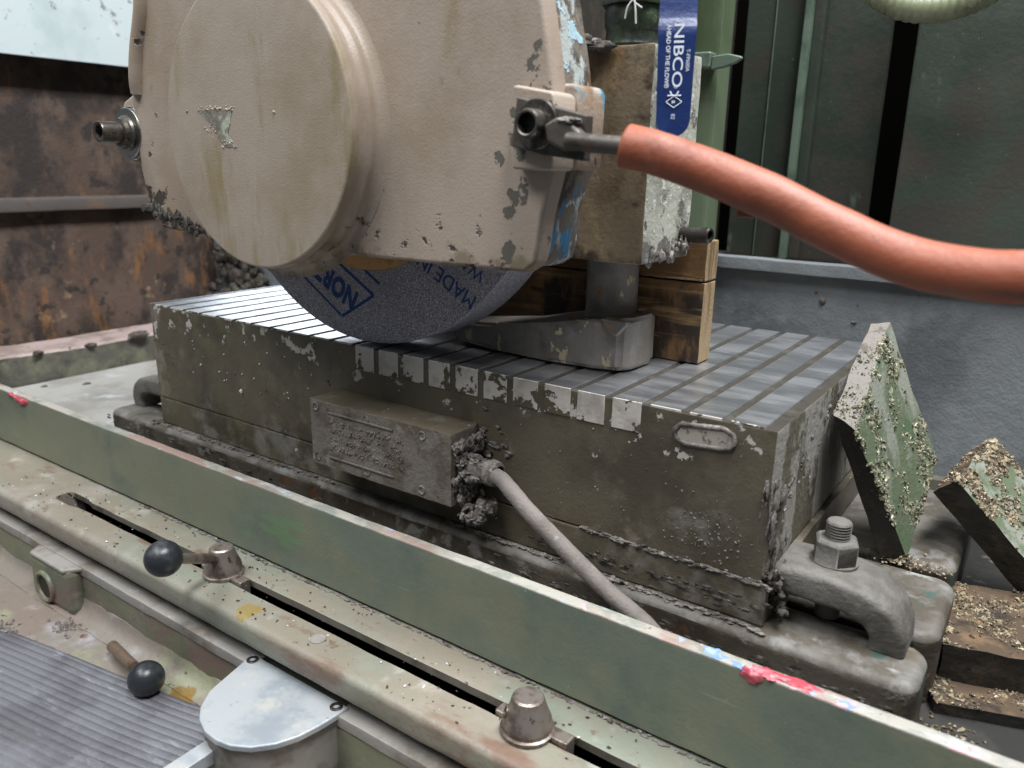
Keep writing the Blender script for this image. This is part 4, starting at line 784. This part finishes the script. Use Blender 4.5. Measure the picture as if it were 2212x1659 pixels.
# ================================================================ MAGNET BLOCKS (gritty bars)
def hexa(name, v8, mats, t, cuts=9, amp=.0012, sc=90):
    """v8: P0..P3 face one, Q0..Q3 face two; mats: face materials (p-face, q-face, rest)"""
    bm = bmesh.new(); V = [bm.verts.new(p) for p in v8]
    fs = [(0, 1, 2, 3), (7, 6, 5, 4), (0, 4, 5, 1), (1, 5, 6, 2), (2, 6, 7, 3), (3, 7, 4, 0)]
    for i, f in enumerate(fs):
        q = bm.faces.new([V[k] for k in f]); q.material_index = mats[i]
    bmesh.ops.subdivide_edges(bm, edges=bm.edges[:], cuts=cuts, use_grid_fill=True)
    roughen(bm, amp, sc, v8[0][0]*9)
    o = obj(name, bm, m_brick, t, smooth=50); o.data.materials.append(m_brickg); o.data.materials.append(m_brickd); o.data.materials.append(m_brickb); return o
def face_grit(v4, n, size, edge, q, cl=None):
    out_ = []; a, b, c_, d = [Vector(p) for p in v4]; nr = (b-a).cross(d-a).normalized()
    for i in range(n):
        for _ in range(30):
            s_, t_ = q.random(), q.random(); m_ = min(s_, t_, 1-s_, 1-t_); 
            p = (a*(1-s_)+b*s_)*(1-t_)+(d*(1-s_)+c_*s_)*t_
            if q.random() < math.exp(-m_/edge)*max(0, .35+1.6*noise.noise(p*55)+.5*noise.noise(p*140)): break
        out_.append((p+nr*q.uniform(0, .0008), size*min(1.9, .62*math.exp(q.gauss(0, .5))), (nr+Vector((q.gauss(0, .4), q.gauss(0, .4), q.gauss(0, .4)))).normalized()))
    return out_
q = random.Random(11)
P = [(.6272, .190, .0335), (.6309, .100, -.0217), (.6684, .1425, -.1200), (.6699, .200, -.0630)]
Q = [(.6149, .190, .0315), (.6160, .102, -.0150), (.6525, .1330, -.1198), (.6560, .205, -.0700)]
t = thing('magnet_block', 'green grit-edged block leaning against the right end of the chuck', 'block', (.665, .14, -.12), 'gritty blocks piled right of the chuck')
hexa('block', P+Q, [0, 2, 1, 2, 2, 2], t)
bits('grit', face_grit(P[::-1], 3600, .0019, .14, q)+face_grit(P[::-1], 1500, .0011, .6, q)+face_grit([P[0], Q[0], Q[1], P[1]], 260, .0010, .6, q), m_gritg, t)
bits('grit', face_grit([P[2], P[3], Q[3], Q[2]], 500, .0019, .5, q)+face_grit([P[1], P[2], Q[2], Q[1]], 40, .0010, .5, q), m_grit, t)
# second block, sloping down to the right
Rm = Matrix(((.2087, .7315, -.6491), (.9556, -.0115, .2943), (.2079, -.6818, -.7014))); O = Vector((.6867, .1724, -.0664))
ea, eb, ec = Rm.col[0], Rm.col[1], Rm.col[2]
P = [O, O+ea*.0697, O+ea*.0697+eb*.118, O+eb*.118]; Q = [p+ec*.0207 for p in P]
t = thing('magnet_block', 'green grit-edged block tilted down toward the right edge of the picture', 'block', tuple(P[3]), 'gritty blocks piled right of the chuck')
hexa('block', [tuple(p) for p in P+Q], [0, 2, 3, 2, 2, 2], t)
nrm_ = (P[1]-P[0]).cross(P[3]-P[0])
fc = P if nrm_.dot(ec) < 0 else P[::-1]
bits('grit', face_grit(fc, 1200, .0011, .6, q)+face_grit(fc, 3000, .0019, .13, q)+face_grit([P[0], P[1], Q[1], Q[0]] if (P[1]-P[0]).cross(Q[0]-P[0]).dot(eb) < 0 else [P[1], P[0], Q[0], Q[1]], 320, .0015, .5, q), m_grit, t)
def flat_block(label, x0, x1, y0, y1, z0, z1, sk, ngr, tilt):
    t = thing('magnet_block', label, 'block', ((x0+x1)/2, (y0+y1)/2, z0), 'gritty blocks piled right of the chuck')
    c0 = Vector(((x0+x1)/2, (y0+y1)/2, (z0+z1)/2)); rm = Matrix.Rotation(sk, 3, 'Z') @ Matrix.Rotation(tilt, 3, 'Y')
    def T(a, b, c_): return c0+rm @ (Vector((a, b, c_))-c0)
    top = [T(x0, y0, z1), T(x1, y0, z1), T(x1, y1, z1), T(x0, y1, z1)]; bot = [T(x0, y0, z0), T(x1, y0, z0), T(x1, y1, z0), T(x0, y1, z0)]
    hexa('block', [tuple(p) for p in top+bot], [3, 2, 2, 2, 2, 2], t)
    bits('grit', face_grit(top, ngr, .0016, .5, q), m_grit, t)
flat_block('dark brown gritty block lying flat below the tilted green block', .6869, .8024, .089, .175, -.160, -.1370, .30, 1800, 0)
flat_block('lowest dark gritty block at the right edge near the splash plate', .6835, .81, .066, .166, -.190, -.1605, .34, 2200, 0)
bits('loose_grit', [(Vector((.712+random.gauss(0, .008), .022+random.gauss(0, .010), -.1670)), random.uniform(.0008, .0020), Vector((0, 0, 1))) for _ in range(260)]+[(Vector((.668+random.gauss(0, .012), .140+random.gauss(0, .006), -.1205)), random.uniform(.0007, .0016), Vector((0, 0, 1))) for _ in range(160)], m_grit, tr)
